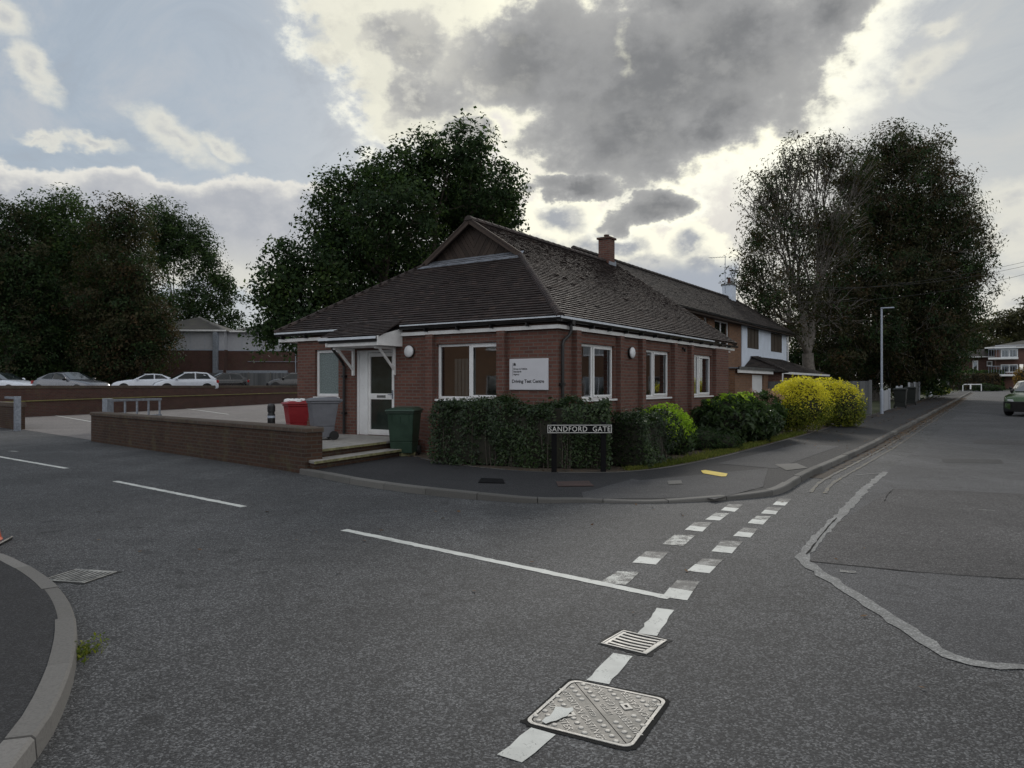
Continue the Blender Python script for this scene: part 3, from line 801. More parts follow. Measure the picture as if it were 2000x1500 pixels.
mb.build('wall', B_RED, TC)
# rooms seen through the windows
mb = MB(); mb.box(.3, 10.2, .3, 7.5, .30, .36)
mb.build('floor', M_CARPET, TC)
mb = MB(); mb.box(4.0, 4.12, .29, 7.5, .37, 2.75); mb.box(.29, 3.98, 3.5, 3.62, .37, 2.75); mb.box(4.14, 10.25, 3.9, 4.0, .37, 2.75)
mb.box(7.0, 7.1, .29, 3.88, .37, 2.75); mb.box(.285, 10.28, .285, 7.5, 2.76, 2.80)
mb.build('partition', M_CREAM, TC)
# windows on the street front
for i, (a, b) in enumerate(WB):
    f = window(TC, (a, 0, 1.3), 0, b - a, 1.2, (.44,), (1,))
    if i == 0:
        mb = MB(); mb.box(.05, .30, .33, .36, -.1, 1.3); mb.build('curtain', M_CURTAIN, f)
    if i == 1:
        MB().box(.1, 1.1, .9, .95, .45, .62).build('notice_board', M_DESK, f)
    if i == 2:
        mb = MB()
        for k in range(7): mb.box(.08 + k * .17, .24 + k * .17, .3, .31, -.02, .75)
        mb.build('blind', M_BLIND, f)
# windows beside and left of the door
f = window(TC, (0, 7.8 - 4.68, 1.3), RA, 1.69, 1.22, (.53,), (1,))
mb = MB()
for k in range(6): mb.box(.25 + k * .1, .33 + k * .1, .34, .35, 0, .9)
mb.build('blind', M_BLIND, f)
window(TC, (0, 7.8 - .67, 1.32), RA, .86, 1.18, (), (), glass=M_OBS, fw=.075)
# door set
mb = MB(); h = 2.04
for a, b in ((0, .07), (.28, .36), (1.21, 1.28)): mb.box(a, b, .05, .14, 0, h)
mb.box(.07, .28, .05, .14, h - .06, h); mb.box(.36, 1.21, .05, .14, h - .06, h); mb.box(.07, .28, .08, .12, 0, h - .06)
dr = mb.build('door_frame', M_WHITE, TC, (0, 7.8 - 2.12, .41), RA, bevel=.006)
mb = MB(); a, b = .365, 1.205; q = .07
mb.box(a, a + q, .07, .12, .01, h - .07); mb.box(b - q, b, .07, .12, .01, h - .07)
for z0, z1 in ((.01, .14), (.86, 1.0), (h - .16, h - .07)): mb.box(a + q, b - q, .07, .12, z0, z1)
dl = mb.build('door', M_FASCIA, dr, bevel=.005)
mb = MB(); mb.poly([(a + q, .1, .14), (b - q, .1, .14), (b - q, .1, .86), (a + q, .1, .86)]); mb.poly([(a + q, .1, 1.0), (b - q, .1, 1.0), (b - q, .1, h - .16), (a + q, .1, h - .16)])
mb.build('door_glass', M_DOORG, dr, fix=False)
MB().box(.66, .94, .06, .075, .90, .96).build('letter_plate', M_IRON2, dr, bevel=.004)
mb = MB(); mb.tube([(1.165, .065, .98), (1.165, .02, .98), (1.07, .02, .98)], .011); mb.box(1.145, 1.185, .062, .072, .88, 1.08); mb.build('door_handle', M_GALV, dr)

# roof
ca = math.cos(math.atan(K)); sa = math.sin(math.atan(K))
mb = MB()
S_ = lambda d: -OV + d * ca
tiles(mb, (0, -OV, EZ), (1, 0, 0), (0, ca, sa), (0, -sa, ca), lambda d: S_(d) if S_(d) < RS - (RS - 2.64) else GT - .14, lambda d: VT, (RS + OV) / ca, gauge=.112, th=.026, lift=.035, seed=3)
main_front = mb
tiles(mb, (-OV, 0, EZ), (0, -1, 0), (ca, 0, sa), (-sa, 0, ca), lambda d: -(2 * RS - S_(d)), lambda d: -S_(d), (GT + OV) / ca - .02, gauge=.112, th=.030, lift=.02, seed=5)
rf = mb.build('roof', M_TILE, TC, fix=False)
# boarding under the tiles and the rear slope
mb = MB(); e = .03
pl = lambda pts: mb.slab([(p[0], p[1], p[2] - .05) for p in pts], [(p[0], p[1], p[2] - .012) for p in pts])
zz = lambda s: EZ + K * (s + OV)
pl([(-OV + e, -OV + e, zz(-OV + e)), (VT - .02, -OV + e, zz(-OV + e)), (VT - .02, RS, RZ), (GT - .12, RS, RZ), (GT - .12, 2.62, zz(2.62)), (2.6, 2.6, zz(2.6))])
pl([(-OV + e, 2 * RS + OV - e, zz(-OV + e)), (-OV + e, -OV + e, zz(-OV + e)), (2.6, 2.6, zz(2.6)), (2.6, 2 * RS - 2.6, zz(2.6))])
mb.build('roof_boarding', M_TIMBER, TC)
mb = MB()
tiles(mb, (0, 2 * RS + OV, EZ), (-1, 0, 0), (0, -ca, sa), (0, sa, ca), lambda d: -VT, lambda d: -(S_(d) if S_(d) < 2.64 else GT - .14), (RS + OV) / ca, gauge=.2, tw=.33, lift=.03, seed=9)
mb.build('rear_slope', M_TILE, rf, fix=False)
mb = MB(); half_round(mb, (GT - .16, RS, RZ + .02), (VT, RS, RZ + .02), .11, .33)
mb.build('ridge_tiles', M_TILE, rf, smooth=False)
mb = MB()
half_round(mb, (-OV - .02, -OV - .02, EZ + .02), (2.55, 2.55, zz(2.55) + .02), .085, .105, 5, .02); mb.build('hip_tiles', M_TILE, rf); mb = MB()
half_round(mb, (-OV - .02, 2 * RS + OV + .02, EZ + .02), (2.55, 2 * RS - 2.55, zz(2.55) + .02), .085, .105, 5, .02)
mb.build('hip_tiles', M_TILE, rf)
# gablet: chevron boards, verge tiles and lead apron
mb = MB(); gz0 = zz(2.66)
hw = RS - 2.66
for sgn in (-1, 1):
    n = 17
    for i in range(n):   # boards run down from the middle to the rake, cut to the triangle
        c0, c1 = -2.3 + i * .2 + .006, -2.3 + (i + 1) * .2 - .006
        poly = []
        # board strip: z - gz0 = -1.25*(y) + c ; clip with triangle 0<=y<=hw, 0<=z<=K*(hw-y)
        tri = [(0., 0.), (hw, 0.), (0., K * hw)]
        def clip(P, f):
            o = []
            for k in range(len(P)):
                p, q = P[k], P[(k + 1) % len(P)]; fp, fq = f(p), f(q)
                if fp >= 0: o.append(p)
                if fp * fq < 0: w = fp / (fp - fq); o.append((p[0] + (q[0] - p[0]) * w, p[1] + (q[1] - p[1]) * w))
            return o
        P = clip(tri, lambda p: p[1] - 1.5 * p[0] - c0); P = clip(P, lambda p: c1 - (p[1] - 1.5 * p[0])) if len(P) > 2 else []
        if len(P) > 2:
            dd = .004 * (i % 2)
            mb.slab([(GT + .10 - dd, RS + sgn * p[0], gz0 + p[1]) for p in P], [(GT + .13, RS + sgn * p[0], gz0 + p[1]) for p in P])
mb.build('gablet', M_TIMBER, TC)
mb = MB()
for sgn in (-1, 1):
    mb.bar((GT - .1, RS + sgn * (hw + .1), gz0 - .06), (GT - .1, RS, RZ - .03), .06, .14)
mb.build('verge_board', M_TIMBER, TC, bevel=.005)
mb = MB()
q = [(GT - .26, 2.66 - .22, zz(GT - .26) + .035), (GT - .26, 2 * RS - 2.66 + .22, zz(GT - .26) + .035), (GT + .09, 2 * RS - 2.66 + .1, gz0 + .06), (GT + .09, 2.66 - .1, gz0 + .06)]
mb.slab([(p[0], p[1], p[2]) for p in q], [(p[0], p[1], p[2] + .012) for p in q])
mb.build('flashing', M_LEAD, TC, bevel=.003)
# fascia boards, black gutters with their rim gloss put in as pale strips, brackets
mb = MB(); CS0, CS1 = 4.13, 5.82       # canopy span
mb.box(-.07, 11.32, -.085, -.06, 2.735, 2.815)
mb.box(-.085, -.06, -.06, CS0 - .01, 2.735, 2.815); mb.box(-.085, -.06, CS1 + .01, RE, 2.735, 2.815)
mb.box(10.6, 11.3, -.058, .9, 2.74, 2.76)
mb.box(-.058, 10.5, 7.8, RE, 2.74, 2.76)
mb.build('fascia', M_FASCIA, TC, bevel=.003)
mb = MB()
def gutter(m, p0, p1, r=.055):
    p0, p1 = Vector(p0), Vector(p1); d = (p1 - p0).normalized(); a = d.cross(Vector((0, 0, 1)))
    n = 8; vs = []
    for p in (p0, p1):
        for k in range(n + 1): w = math.pi + math.pi * k / n; vs.append(p + a * math.cos(w) * r + Vector((0, 0, math.sin(w) * r)))
        for k in range(n, -1, -1): w = math.pi + math.pi * k / n; vs.append(p + a * math.cos(w) * (r - .006) + Vector((0, 0, math.sin(w) * (r - .006))))
    m_ = 2 * n + 2
    m.add(vs, [(k, (k + 1) % m_, m_ + (k + 1) % m_, m_ + k) for k in range(m_)] + [tuple(range(n, -1, -1)) , tuple(range(m_, m_ + n + 1))])
gutter(mb, (-.2, -.15, 2.925), (11.33, -.15, 2.885)); gutter(mb, (-.15, CS0 - .06, 2.925), (-.15, -.2, 2.925)); gutter(mb, (-.15, RE, 2.925), (-.15, CS1 + .06, 2.925))
x = .35
while x < 11.2: mb.box(x, x + .03, -.2, -.086, 2.80, 2.87); x += .85
for y in [.6, 1.5, 2.4, 3.3, 6.4, 7.3, 8.2]: mb.box(-.2, -.086, y, y + .03, 2.80, 2.87)
mb.build('gutter', M_BLACK, TC)
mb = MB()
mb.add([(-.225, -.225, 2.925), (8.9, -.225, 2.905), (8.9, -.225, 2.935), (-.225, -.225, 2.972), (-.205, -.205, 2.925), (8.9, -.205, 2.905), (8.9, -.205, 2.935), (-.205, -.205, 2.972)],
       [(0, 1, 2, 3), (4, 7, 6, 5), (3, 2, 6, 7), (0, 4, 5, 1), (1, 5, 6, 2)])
mb.build('gutter_sheen_strip', M_PALE, TC); mb = MB(); mb.box(-.225, -.207, -.20, CS0 - .1, 2.945, 2.972); mb.build('gutter_sheen_strip', M_PALE, TC); mb = MB(); mb.box(-.225, -.207, CS1 + .15, RE, 2.93, 2.972)
mb.build('gutter_sheen_strip', M_PALE, TC)
# far verge
mb = MB(); mb.bar((VT, -.15, zz(-.15) - .06), (VT, RS, RZ - .06), .03, .12); mb.bar((VT, RS, RZ - .06), (VT, RE, zz(-.15) - .06), .03, .12)
mb.build('barge_board', M_TIMBER, TC)
# downpipes
mb = MB(); mb.tube([(.30, -.15, 2.88), (.30, -.15, 2.70), (.27, -.13, 2.62), (.14, -.07, 2.50), (.12, -.06, 2.42), (.12, -.06, .12)], .034, 10)
for z in (.6, 1.6): mb.box(.07, .17, -.10, .0, z, z + .05)
mb.box(.24, .36, -.22, -.07, 2.83, 2.92)
mb.build('downpipe', M_BLACK, TC, smooth=False)
mb = MB(); yl = CS1 - .05
mb.tube([(-.66, yl, 2.58), (-.66, yl, 2.50), (-.60, yl + .02, 2.44), (-.12, yl + .22, 2.16), (-.06, yl + .24, 2.08), (-.06, yl + .24, .42)], .034, 10)
for z in (.9, 1.8): mb.box(-.10, 0, yl + .19, yl + .29, z, z + .05)
mb.build('downpipe', M_BLACK, TC)
# canopy over the door
mb = MB(); cx0, cz0 = -.80, 2.715; cx1, cz1 = .02, zz(.02) + .03
L = math.hypot(cx1 - cx0, cz1 - cz0); c2, s2 = (cx1 - cx0) / L, (cz1 - cz0) / L
tiles(mb, (cx0, 0, cz0), (0, -1, 0), (c2, 0, s2), (-s2, 0, c2), lambda d: -CS1 - .18 + d * .12, lambda d: -CS0 + .07 - d * .07, L, seed=11)
mb.slab([(cx0 + .02, CS1, cz0 - .03), (cx0 + .02, CS0, cz0 - .03), (cx1, CS0, cz1 - .03), (cx1, CS1, cz1 - .03)], [(cx0 + .02, CS1, cz0 - .005), (cx0 + .02, CS0, cz0 - .005), (cx1, CS0, cz1 - .005), (cx1, CS1, cz1 - .005)])
cn = mb.build('canopy', M_TILE, TC, fix=False)
mb = MB(); gutter(mb, (cx0 - .0, CS1 + .2, 2.64), (cx0, CS0 + .02, 2.64)); mb.build('canopy_gutter', M_BLACK, cn)
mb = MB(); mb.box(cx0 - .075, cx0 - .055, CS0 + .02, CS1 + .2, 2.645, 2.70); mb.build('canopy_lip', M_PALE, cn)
mb = MB()
mb.box(cx0 + .03, cx0 + .055, CS0 + .06, CS1, 2.50, 2.58); mb.box(cx0 + .06, -.01, CS0 + .06, CS1, 2.50, 2.52)
for y, hgt in ((CS0, 1.), (CS1 - .03, 1.)):
    mb.slab([(cx0 - .02, y, 2.50), (-.01, y, 2.50), (-.01, y, 2.92), (cx0 - .02, y, 2.71)], [(cx0 - .02, y + .03, 2.50), (-.01, y + .03, 2.50), (-.01, y + .03, 2.92), (cx0 - .02, y + .03, 2.71)])
mb.build('canopy_cheek', M_FASCIA, cn, bevel=.003)
for y in (4.37, 5.72):
    mb = MB(); mb.box(-.06, -.002, y - .03, y + .03, 1.84, 2.49); mb.box(-.66, -.062, y - .03, y + .03, 2.44, 2.495)
    mb.bar((-.52, y, 2.45), (-.045, y, 1.98), .05, .05); mb.build('gallows_bracket', M_FASCIA, cn, bevel=.005)
# wall lamps and the camera-like sensor
def bulkhead(loc, rz):
    b = MB().lathe([(.13, 0), (.145, -.03), (.145, -.055)], n=24, axis='y').build('wall_lamp', M_BLACK, TC, loc, rz, smooth=True)
    MB().lathe([(.137, -.056), (.134, -.075), (.11, -.095), (.06, -.108), (.01, -.112)], n=24, axis='y').build('lamp_cover', M_LAMP, b, smooth=True)
bulkhead((-.001, 3.89, 2.38), RA); bulkhead((3.42, -.001, 2.38), 0)
mb = MB(); mb.box(6.82, 6.9, -.05, -.001, 2.60, 2.66); mb.lathe([(.045, -.10), (.05, -.08), (.045, -.05)], (6.86, 0, 2.58), 12, 'y'); mb.build('security_light', M_BLACK, TC)
# chimney
mb = MB(); mb.box(10.25, 10.67, RS - .21, RS + .21, RZ - .3, RZ + .78); ch = mb.build('chimney', B_RED, TC)
mb = MB(); mb.box(10.20, 10.72, RS - .26, RS + .26, RZ + .781, RZ + .85); mb.build('chimney_cap', B_BACK, ch, bevel=.004)
MB().lathe([(.085, RZ + .85), (.085, RZ + .92), (.095, RZ + .925), (.095, RZ + .96)], (10.46, RS, 0), 12).build('chimney_pot', B_BACK, ch)
mb = MB(); mb.box(10.2, 10.72, RS - .245, RS - .215, RZ - .2, RZ - .02); mb.box(10.672, 10.85, RS - .18, RS + .18, RZ - .05, RZ + .06); mb.build('chimney_flashing', M_LEAD, ch)

# landing and steps
LD = thing('entrance_steps', 'concrete landing with two mossy edged steps at the office door', 'steps', (*wld(-1, 4), .0), ROT)
o4 = (-1, 4)
l4 = lambda P: [(t - o4[0], s - o4[1]) for t, s in P]
ccw = lambda P: P if sum(a[0] * b[1] - b[0] * a[1] for a, b in zip(P, P[1:] + P[:1])) > 0 else P[::-1]
top = [(-3.58, 3.16), (-1.15, 3.56), (-.005, 3.62), (-.005, 8.1), (-2.5, 8.1)]
inset = [(-3.55, 3.21), (-1.15, 3.61), (-.005, 3.66), (-.005, 8.08), (-2.48, 8.08)]
MB().prism(ccw(l4(inset)), 0, .355).build('riser', B_LOW, LD)
MB().prism(ccw(l4(top)), .357, .41).build('landing', M_PAVING, LD, bevel=.008)
st = [(-3.75, 2.80), (-1.0, 3.24), (-1.05, 3.60), (-3.62, 3.20)]
MB().prism(ccw(l4([(-3.7, 2.86), (-1.04, 3.28), (-1.05, 3.58), (-3.6, 3.19)])), 0, .195).build('riser', B_LOW, LD)
MB().prism(ccw(l4(st)), .197, .25).build('step', M_PAVING, LD, bevel=.008)
MB().prism(ccw(l4([(-1.02, 3.22), (-.7, 3.12), (-.72, 3.24), (-1.02, 3.5)])), 0, .2).build('step_kerb', M_MOSSY, LD, bevel=.006)
mb = MB(); mb.prism(ccw(l4([(-3.60, 3.145), (-1.15, 3.545), (-1.15, 3.559), (-3.585, 3.158)])), .36, .404); mb.prism(ccw(l4([(-3.77, 2.785), (-1.0, 3.225), (-1.0, 3.239), (-3.755, 2.798)])), .2, .244)
mb.build('mossy_edge', M_MOSSY, LD)

# sign on the wall
SG = thing('office_sign', 'white rectangular Driving Test Centre sign fixed to the brick wall', 'sign', (*wld(0, 1.13), 1.51), ROT + RA)
MB().box(0, .94, -.035, -.002, 0, .64).build('panel', M_SIGNW, SG, bevel=.006)
tm = lambda x, z: Matrix.Translation((x, -.0365, z)) @ Matrix.Rotation(R(90), 4, 'X')
mb = MB()
text_geo(mb, "Driving Test Centre", .098, tm(.065, .145), .001, .98, bold=.0022)
for i, s in enumerate(("Driver & Vehicle", "Standards", "Agency")): text_geo(mb, s, .05, tm(.105, .415 - i * .055), .001, bold=.0012)
mb.box(.085, .09, -.0375, -.0355, .28, .55)
mb.M = tm(.135, .50)
crest = [(-.03, 0), (.03, 0), (.034, .012), (.022, .02), (.036, .034), (.026, .046), (.014, .036), (.012, .052), (0, .06), (-.012, .052), (-.014, .036), (-.026, .046), (-.036, .034), (-.022, .02), (-.034, .012)]
mb.slab([(x, y, 0) for x, y in crest], [(x, y, .001) for x, y in crest]); mb.M = None
mb.build('lettering', M_INK, SG)
# ================================================================== PLANT KIT
def fast_mesh(name, V, F, mat, parent=None, smooth=False, loc=(0, 0, 0)):
    """V (n,3) and quads F (m,4) straight into a mesh"""
    me = bpy.data.meshes.new(name); V = np.ascontiguousarray(V, np.float32); F = np.ascontiguousarray(F, np.int32)
    me.vertices.add(len(V)); me.vertices.foreach_set('co', V.ravel())
    me.loops.add(F.size); me.loops.foreach_set('vertex_index', F.ravel())
    me.polygons.add(len(F)); me.polygons.foreach_set('loop_start', np.arange(0, F.size, F.shape[1], dtype=np.int32))
    if smooth: me.polygons.foreach_set('use_smooth', np.ones(len(F), bool))
    me.update(calc_edges=True); me.validate()
    me.materials.append(mat)
    o = bpy.data.objects.new(name, me); COL.objects.link(o); o.location = loc
    if parent: o.parent = parent
    return o

def leaves(name, P, size, mat, parent, r, up=None, hang=0., wid=.42, updir=0., jitter=.35):
    """one small folded quad per leaf; up = preferred facing per leaf"""
    n = len(P); P = np.asarray(P, float)
    nrm = r.normal(0, 1, (n, 3))
    if up is not None: nrm = nrm * .7 + up * 1.1
    nrm[:, 2] += .35
    nrm /= np.linalg.norm(nrm, axis=1)[:, None] + 1e-9
    t = r.normal(0, 1, (n, 3)); t[:, 2] -= hang * 1.6; t[:, 2] += updir * 2.
    t -= nrm * np.sum(t * nrm, 1)[:, None]; t /= np.linalg.norm(t, axis=1)[:, None] + 1e-9
    b = np.cross(nrm, t); s = (size * (1 + jitter * r.normal(0, 1, n)).clip(.4, 1.9))[:, None]
    tip = P + t * s; base = P - t * s * .75
    l = P + b * s * wid + nrm * s * .14 + t * s * .1; q = P - b * s * wid + nrm * s * .14 + t * s * .1
    V = np.stack([tip, l, base, q], 1).reshape(-1, 3)
    return fast_mesh(name, V, np.arange(4 * n).reshape(-1, 4), mat, parent)

def tube_set(name, paths, mat, parent, n=5):
    """many branches (list of (points, radii)) as one mesh"""
    Vs, Fs, b = [], [], 0
    for pts, rad in paths:
        pts = np.asarray(pts, float); k = len(pts); d = np.gradient(pts, axis=0); d /= np.linalg.norm(d, axis=1)[:, None] + 1e-9
        ref = np.array([.31, .22, .1]) if abs(d[0, 2]) > .8 else np.array([0., 0., 1.])
        a = np.cross(d, ref); a /= np.linalg.norm(a, axis=1)[:, None] + 1e-9; c = np.cross(d, a)
        w = np.arange(n) * 2 * math.pi / n
        ring = pts[:, None] + (a[:, None] * np.cos(w)[None, :, None] + c[:, None] * np.sin(w)[None, :, None]) * np.asarray(rad)[:, None, None]
        Vs.append(ring.reshape(-1, 3)); i = np.arange(k - 1)[:, None] * n; j = np.arange(n)[None]
        Fs.append(np.stack([i + j, i + (j + 1) % n, i + n + (j + 1) % n, i + n + j], -1).reshape(-1, 4) + b); b += k * n
    return fast_mesh(name, np.vstack(Vs), np.vstack(Fs), mat, parent, smooth=True)

def branch_to(base, targets, r, r0, spread=.5, kmax=4, minr=.012, start_h=2.5, bend=.25, trunk_n=1):
    """trunk and limbs that fork again and again towards the leaf clusters"""
    trunk, limbs = [], []
    def curve(a, b, k=6, sag=0.):
        a, b = np.array(a), np.array(b); L = np.linalg.norm(b - a); m = (a + b) / 2 + r.normal(0, .07, 3) * L + np.array([0, 0, bend * .35 * L])
        m[:2] = m[:2] * .8 + (a[:2] * .35 + b[:2] * .65) * .2
        t = np.linspace(0, 1, k)[:, None]; return a * (1 - t) ** 2 + 2 * m * t * (1 - t) + b * t ** 2
    def rec(p, T, rad, lev):
        if len(T) == 1 or lev > 7:
            for q in T: limbs.append((curve(p, q, 5), np.linspace(rad, minr * .5, 5)))
            return
        k = min(kmax if lev < 2 else 3, len(T)); c = T[r.choice(len(T), k, replace=False)]
        for _ in range(5):
            lab = np.argmin(((T[:, None] - c[None]) ** 2).sum(2), 1)
            c = np.array([T[lab == i].mean(0) if (lab == i).any() else c[i] for i in range(k)])
        for i in range(k):
            S = T[lab == i]
            if not len(S): continue
            e = p + (S.mean(0) - p) * spread; rr = max(minr, rad * math.sqrt(len(S) / len(T)) * .95)
            (trunk if lev == 0 else limbs).append((curve(p, e), np.linspace(min(rad * .9, rr * 1.25), rr, 6)))
            rec(e, S, rr, lev + 1)
    top = np.array(base) + np.array([r.normal(0, .1), r.normal(0, .1), start_h])
    k = 7; t = np.linspace(0, 1, k)[:, None]; P = np.array(base) * (1 - t) + top * t; P[1:-1, :2] += r.normal(0, .04, (k - 2, 2))
    rad = np.linspace(r0 * 1.15, r0 * .85, k); rad[0] = r0 * 1.6; trunk.append((P, rad))
    rec(top, np.asarray(targets), r0 * .85, 0)
    return trunk, limbs

def tree(name, label, cat, base, blobs, nclus, per, crad, size, mat, seed, r0=.3, start_h=2.5, bark=None, hang=0., group=None, wid=.42, spread=.5, shell=.55, flat=.8, kmax=4, bare=0., mats=None, minr=.012, bend=.25):
    r = np.random.default_rng(seed); B = np.array(blobs, float)
    wts = B[:, 3] ** 2.4; pick = r.choice(len(B), nclus, p=wts / wts.sum())
    d = r.normal(0, 1, (nclus, 3)); d /= np.linalg.norm(d, axis=1)[:, None]
    rad = (shell + (1 - shell) * r.random(nclus) ** .7) * (1 + .06 * r.normal(0, 1, nclus))
    rad = np.where(r.random(nclus) < .18, r.random(nclus) * .6, rad)
    T = B[pick, :3] + d * (B[pick, 3] * rad)[:, None]; T[:, 2] = np.maximum(T[:, 2], base[2] + .5)
    th = thing(name, label, cat, base, 0, group)
    b0 = np.array(base)
    leafy = r.random(nclus) > bare
    P = np.repeat(T[leafy], per, 0); cs = np.repeat(crad * (.6 + .8 * r.random(leafy.sum())), per)[:, None]
    off = r.normal(0, 1, (len(P), 3)); off *= np.minimum(1, 1.75 / (np.linalg.norm(off, axis=1)[:, None] + 1e-9)); off *= .6; off[:, 2] *= flat
    P = P + off * cs; out = np.repeat(d[leafy], per, 0); P[:, 2] = np.maximum(P[:, 2], base[2] + .1)
    if mats:
        lab = np.repeat(r.integers(0, 100, leafy.sum()), per); lo = 0
        for m_, share in mats:
            k = (lab >= lo) & (lab < lo + share); lo += share
            if k.any(): leaves('crown', P[k] - b0, size, m_, th, r, up=out[k], hang=hang, wid=wid)
    else: leaves('crown', P - b0, size, mat, th, r, up=out, hang=hang, wid=wid)
    tk, lb = branch_to((0, 0, 0), T - b0, r, r0, spread, kmax, minr, start_h, bend)
    tube_set('trunk', tk, bark or M_BARK, th, 9); tube_set('branches', lb, bark or M_BARK, th, 5)
    return th

def px_blobs(L, Y, k=1., dy=0.):
    """leaf masses of a crown given as (x, y, radius) seen from the kerb, at their own depths"""
    o = []
    for i, b in enumerate(L):
        y = Y + (b[3] if len(b) > 3 else 0) + dy; p = at(b[0], b[1], y); o.append((p.x, p.y, p.z, b[2] / 1420. * y * k))
    return o

# ---- the big tree behind the office
big = [(905, 305, 68), (835, 300, 45), (790, 345, 65), (720, 355, 60), (660, 400, 62), (960, 375, 62), (880, 390, 95, 3), (770, 430, 95, -2), (650, 470, 72), (930, 430, 60, 4), (995, 400, 34), (990, 350, 26),
       (625, 530, 75, -2), (720, 520, 95, 2), (850, 500, 90, 3), (555, 530, 55, -3), (540, 580, 52, -3), (600, 600, 75, -2), (700, 600, 85), (530, 632, 42, -3), (545, 490, 26, -3), (800, 590, 90, 3), (985, 430, 40, 2), (535, 665, 32, -3), (505, 650, 24, -3), (590, 655, 45, -3)]
tree('broadleaf_tree', 'largest dark green broadleaf tree rising behind the brick office roof', 'tree', (-6.0, 39, rise(18)), px_blobs(big, 38), 2100, 46, .60, .105, L_DARK, 11, r0=.5, start_h=3.2, wid=.5, mats=[(L_DARK, 75), (L_MID, 25)])

# ---- the wood behind the upper car park
LW = 'trees behind the car park'
def wood(label, lst, Y, mat, seed, n, per=52, size=.125, mats=None, r0=.22, crad=.75, bare=0., bark=None, shell=.5):
    bl = px_blobs(lst, Y); x = sum(b[0] * b[3] for b in bl) / sum(b[3] for b in bl)
    z = .95 + gz(x, Y)
    tree('broadleaf_tree', label, 'tree', (x, Y, z), bl, n, per, crad, size, mat, seed, r0=r0, start_h=2.2, group=LW, mats=mats, bare=bare, bark=bark, shell=shell)
wood('dark green tree at the left edge with a rounded top, behind the white car', [(-30, 430, 60), (20, 450, 60), (50, 530, 75), (-20, 560, 80), (40, 640, 80), (-30, 690, 60), (60, 710, 60)], 58, L_DARK, 21, 760, mats=[(L_DARK, 70), (L_OLIVE, 30)])
wood('bright topped green tree with knobbly crown, above the grey car', [(100, 415, 42), (145, 410, 38), (60, 430, 40), (120, 480, 65), (170, 470, 50), (130, 560, 80), (90, 650, 80), (150, 690, 70)], 61, L_MID, 22, 760, mats=[(L_MID, 70), (L_DARK, 30)])
wood('brownish thin leaved tree in the middle of the wood', [(225, 415, 40), (255, 440, 45), (205, 460, 45), (230, 520, 70), (190, 590, 70), (240, 620, 70), (200, 690, 60)], 59, L_OLIVE, 23, 800, mats=[(L_OLIVE, 50), (L_DARK, 35), (L_RUST, 15)], size=.115)
wood('spreading dark tree with gaps of sky, right hand end of the wood', [(300, 430, 45), (345, 445, 45), (385, 480, 45), (330, 500, 55), (410, 530, 40), (300, 480, 40), (440, 560, 30), (455, 600, 32), (395, 590, 55), (340, 620, 60), (430, 640, 40), (290, 610, 45)], 84, L_DARK, 24, 900, mats=[(L_DARK, 75), (L_MID, 25)], crad=.85, size=.15)
wood('russet tinged bushy tree overhanging the white hatchback', [(270, 560, 45), (290, 620, 48), (255, 660, 60), (300, 690, 45), (320, 650, 28), (240, 720, 50)], 59, L_RUST, 25, 520, mats=[(L_RUST, 40), (L_OLIVE, 30), (L_DARK, 30)], size=.115)
for i, (x, lab) in enumerate([(-70, 'ivy dark understorey tree at the far left of the wood'), (75, 'dense understorey tree low behind the silver grey car'), (170, 'dense understorey tree low behind the nose of the white saloon')]):
    wood(lab, [(x, 500, 80), (x + 30, 570, 90), (x + 50, 640, 85), (x - 40, 680, 80), (x + 60, 720, 60), (x, 740, 60)], 64 + i, L_DARK, 31 + i, 760, per=46, size=.18, crad=.9)

# ---- the two horse chestnuts by the street
GC = 'pair of thinning trees beside the street'
c1 = [(1560, 330, 70), (1620, 300, 50), (1500, 380, 60), (1660, 350, 60), (1480, 460, 50, -2), (1550, 440, 90), (1630, 450, 80), (1470, 520, 55, -3), (1500, 580, 60, -3), (1560, 560, 80), (1630, 600, 70), (1450, 555, 35, -3), (1540, 640, 50, -2), (1480, 600, 50, -2)]
tree('broadleaf_tree', 'thinning tree with bare twigs and pale trunk, nearer the white house gable', 'tree', (*wld(39, 3.2), rise(39)), px_blobs(c1, 49), 2300, 22, .50, .10, L_OLIVE, 41, r0=.42, start_h=3.4, hang=.6, group=GC, bark=M_BARKL, shell=.2, bare=.28, mats=[(L_OLIVE, 45), (L_DARK, 28), (L_RUST, 27)], wid=.36, minr=.02, spread=.36, bend=.6)
c2 = [(1640, 480, 70, 3), (1620, 600, 80, 3), (1600, 690, 60, 3), (1745, 300, 60), (1800, 300, 50), (1690, 340, 65), (1840, 370, 55), (1780, 400, 110), (1700, 430, 90), (1870, 430, 50), (1900, 470, 38), (1830, 480, 95), (1900, 530, 40), (1760, 540, 120), (1680, 560, 90, -2), (1860, 570, 80), (1890, 610, 38),
      (1790, 640, 100), (1700, 660, 85, -2), (1640, 690, 60, -3), (1830, 690, 65), (1760, 720, 60), (1690, 735, 40)]
tree('broadleaf_tree', 'fuller dark tree with drooping brownish leaves, right of the pair behind the lamp post', 'tree', (*wld(47, .6), rise(47)), px_blobs(c2, 53), 3800, 60, .66, .105, L_DARK, 42, r0=.5, start_h=3.0, hang=.6, group=GC, bark=M_BARKL, shell=.4, bare=.05, mats=[(L_DARK, 38), (L_OLIVE, 37), (L_RUST, 25)], wid=.36, minr=.018, bend=.5)
low = [(1650, 700, 50), (1700, 715, 45), (1760, 700, 60), (1820, 680, 60), (1850, 650, 45), (1790, 740, 30), (1840, 725, 38), (1610, 710, 40), (1570, 700, 35), (1570, 650, 30)]
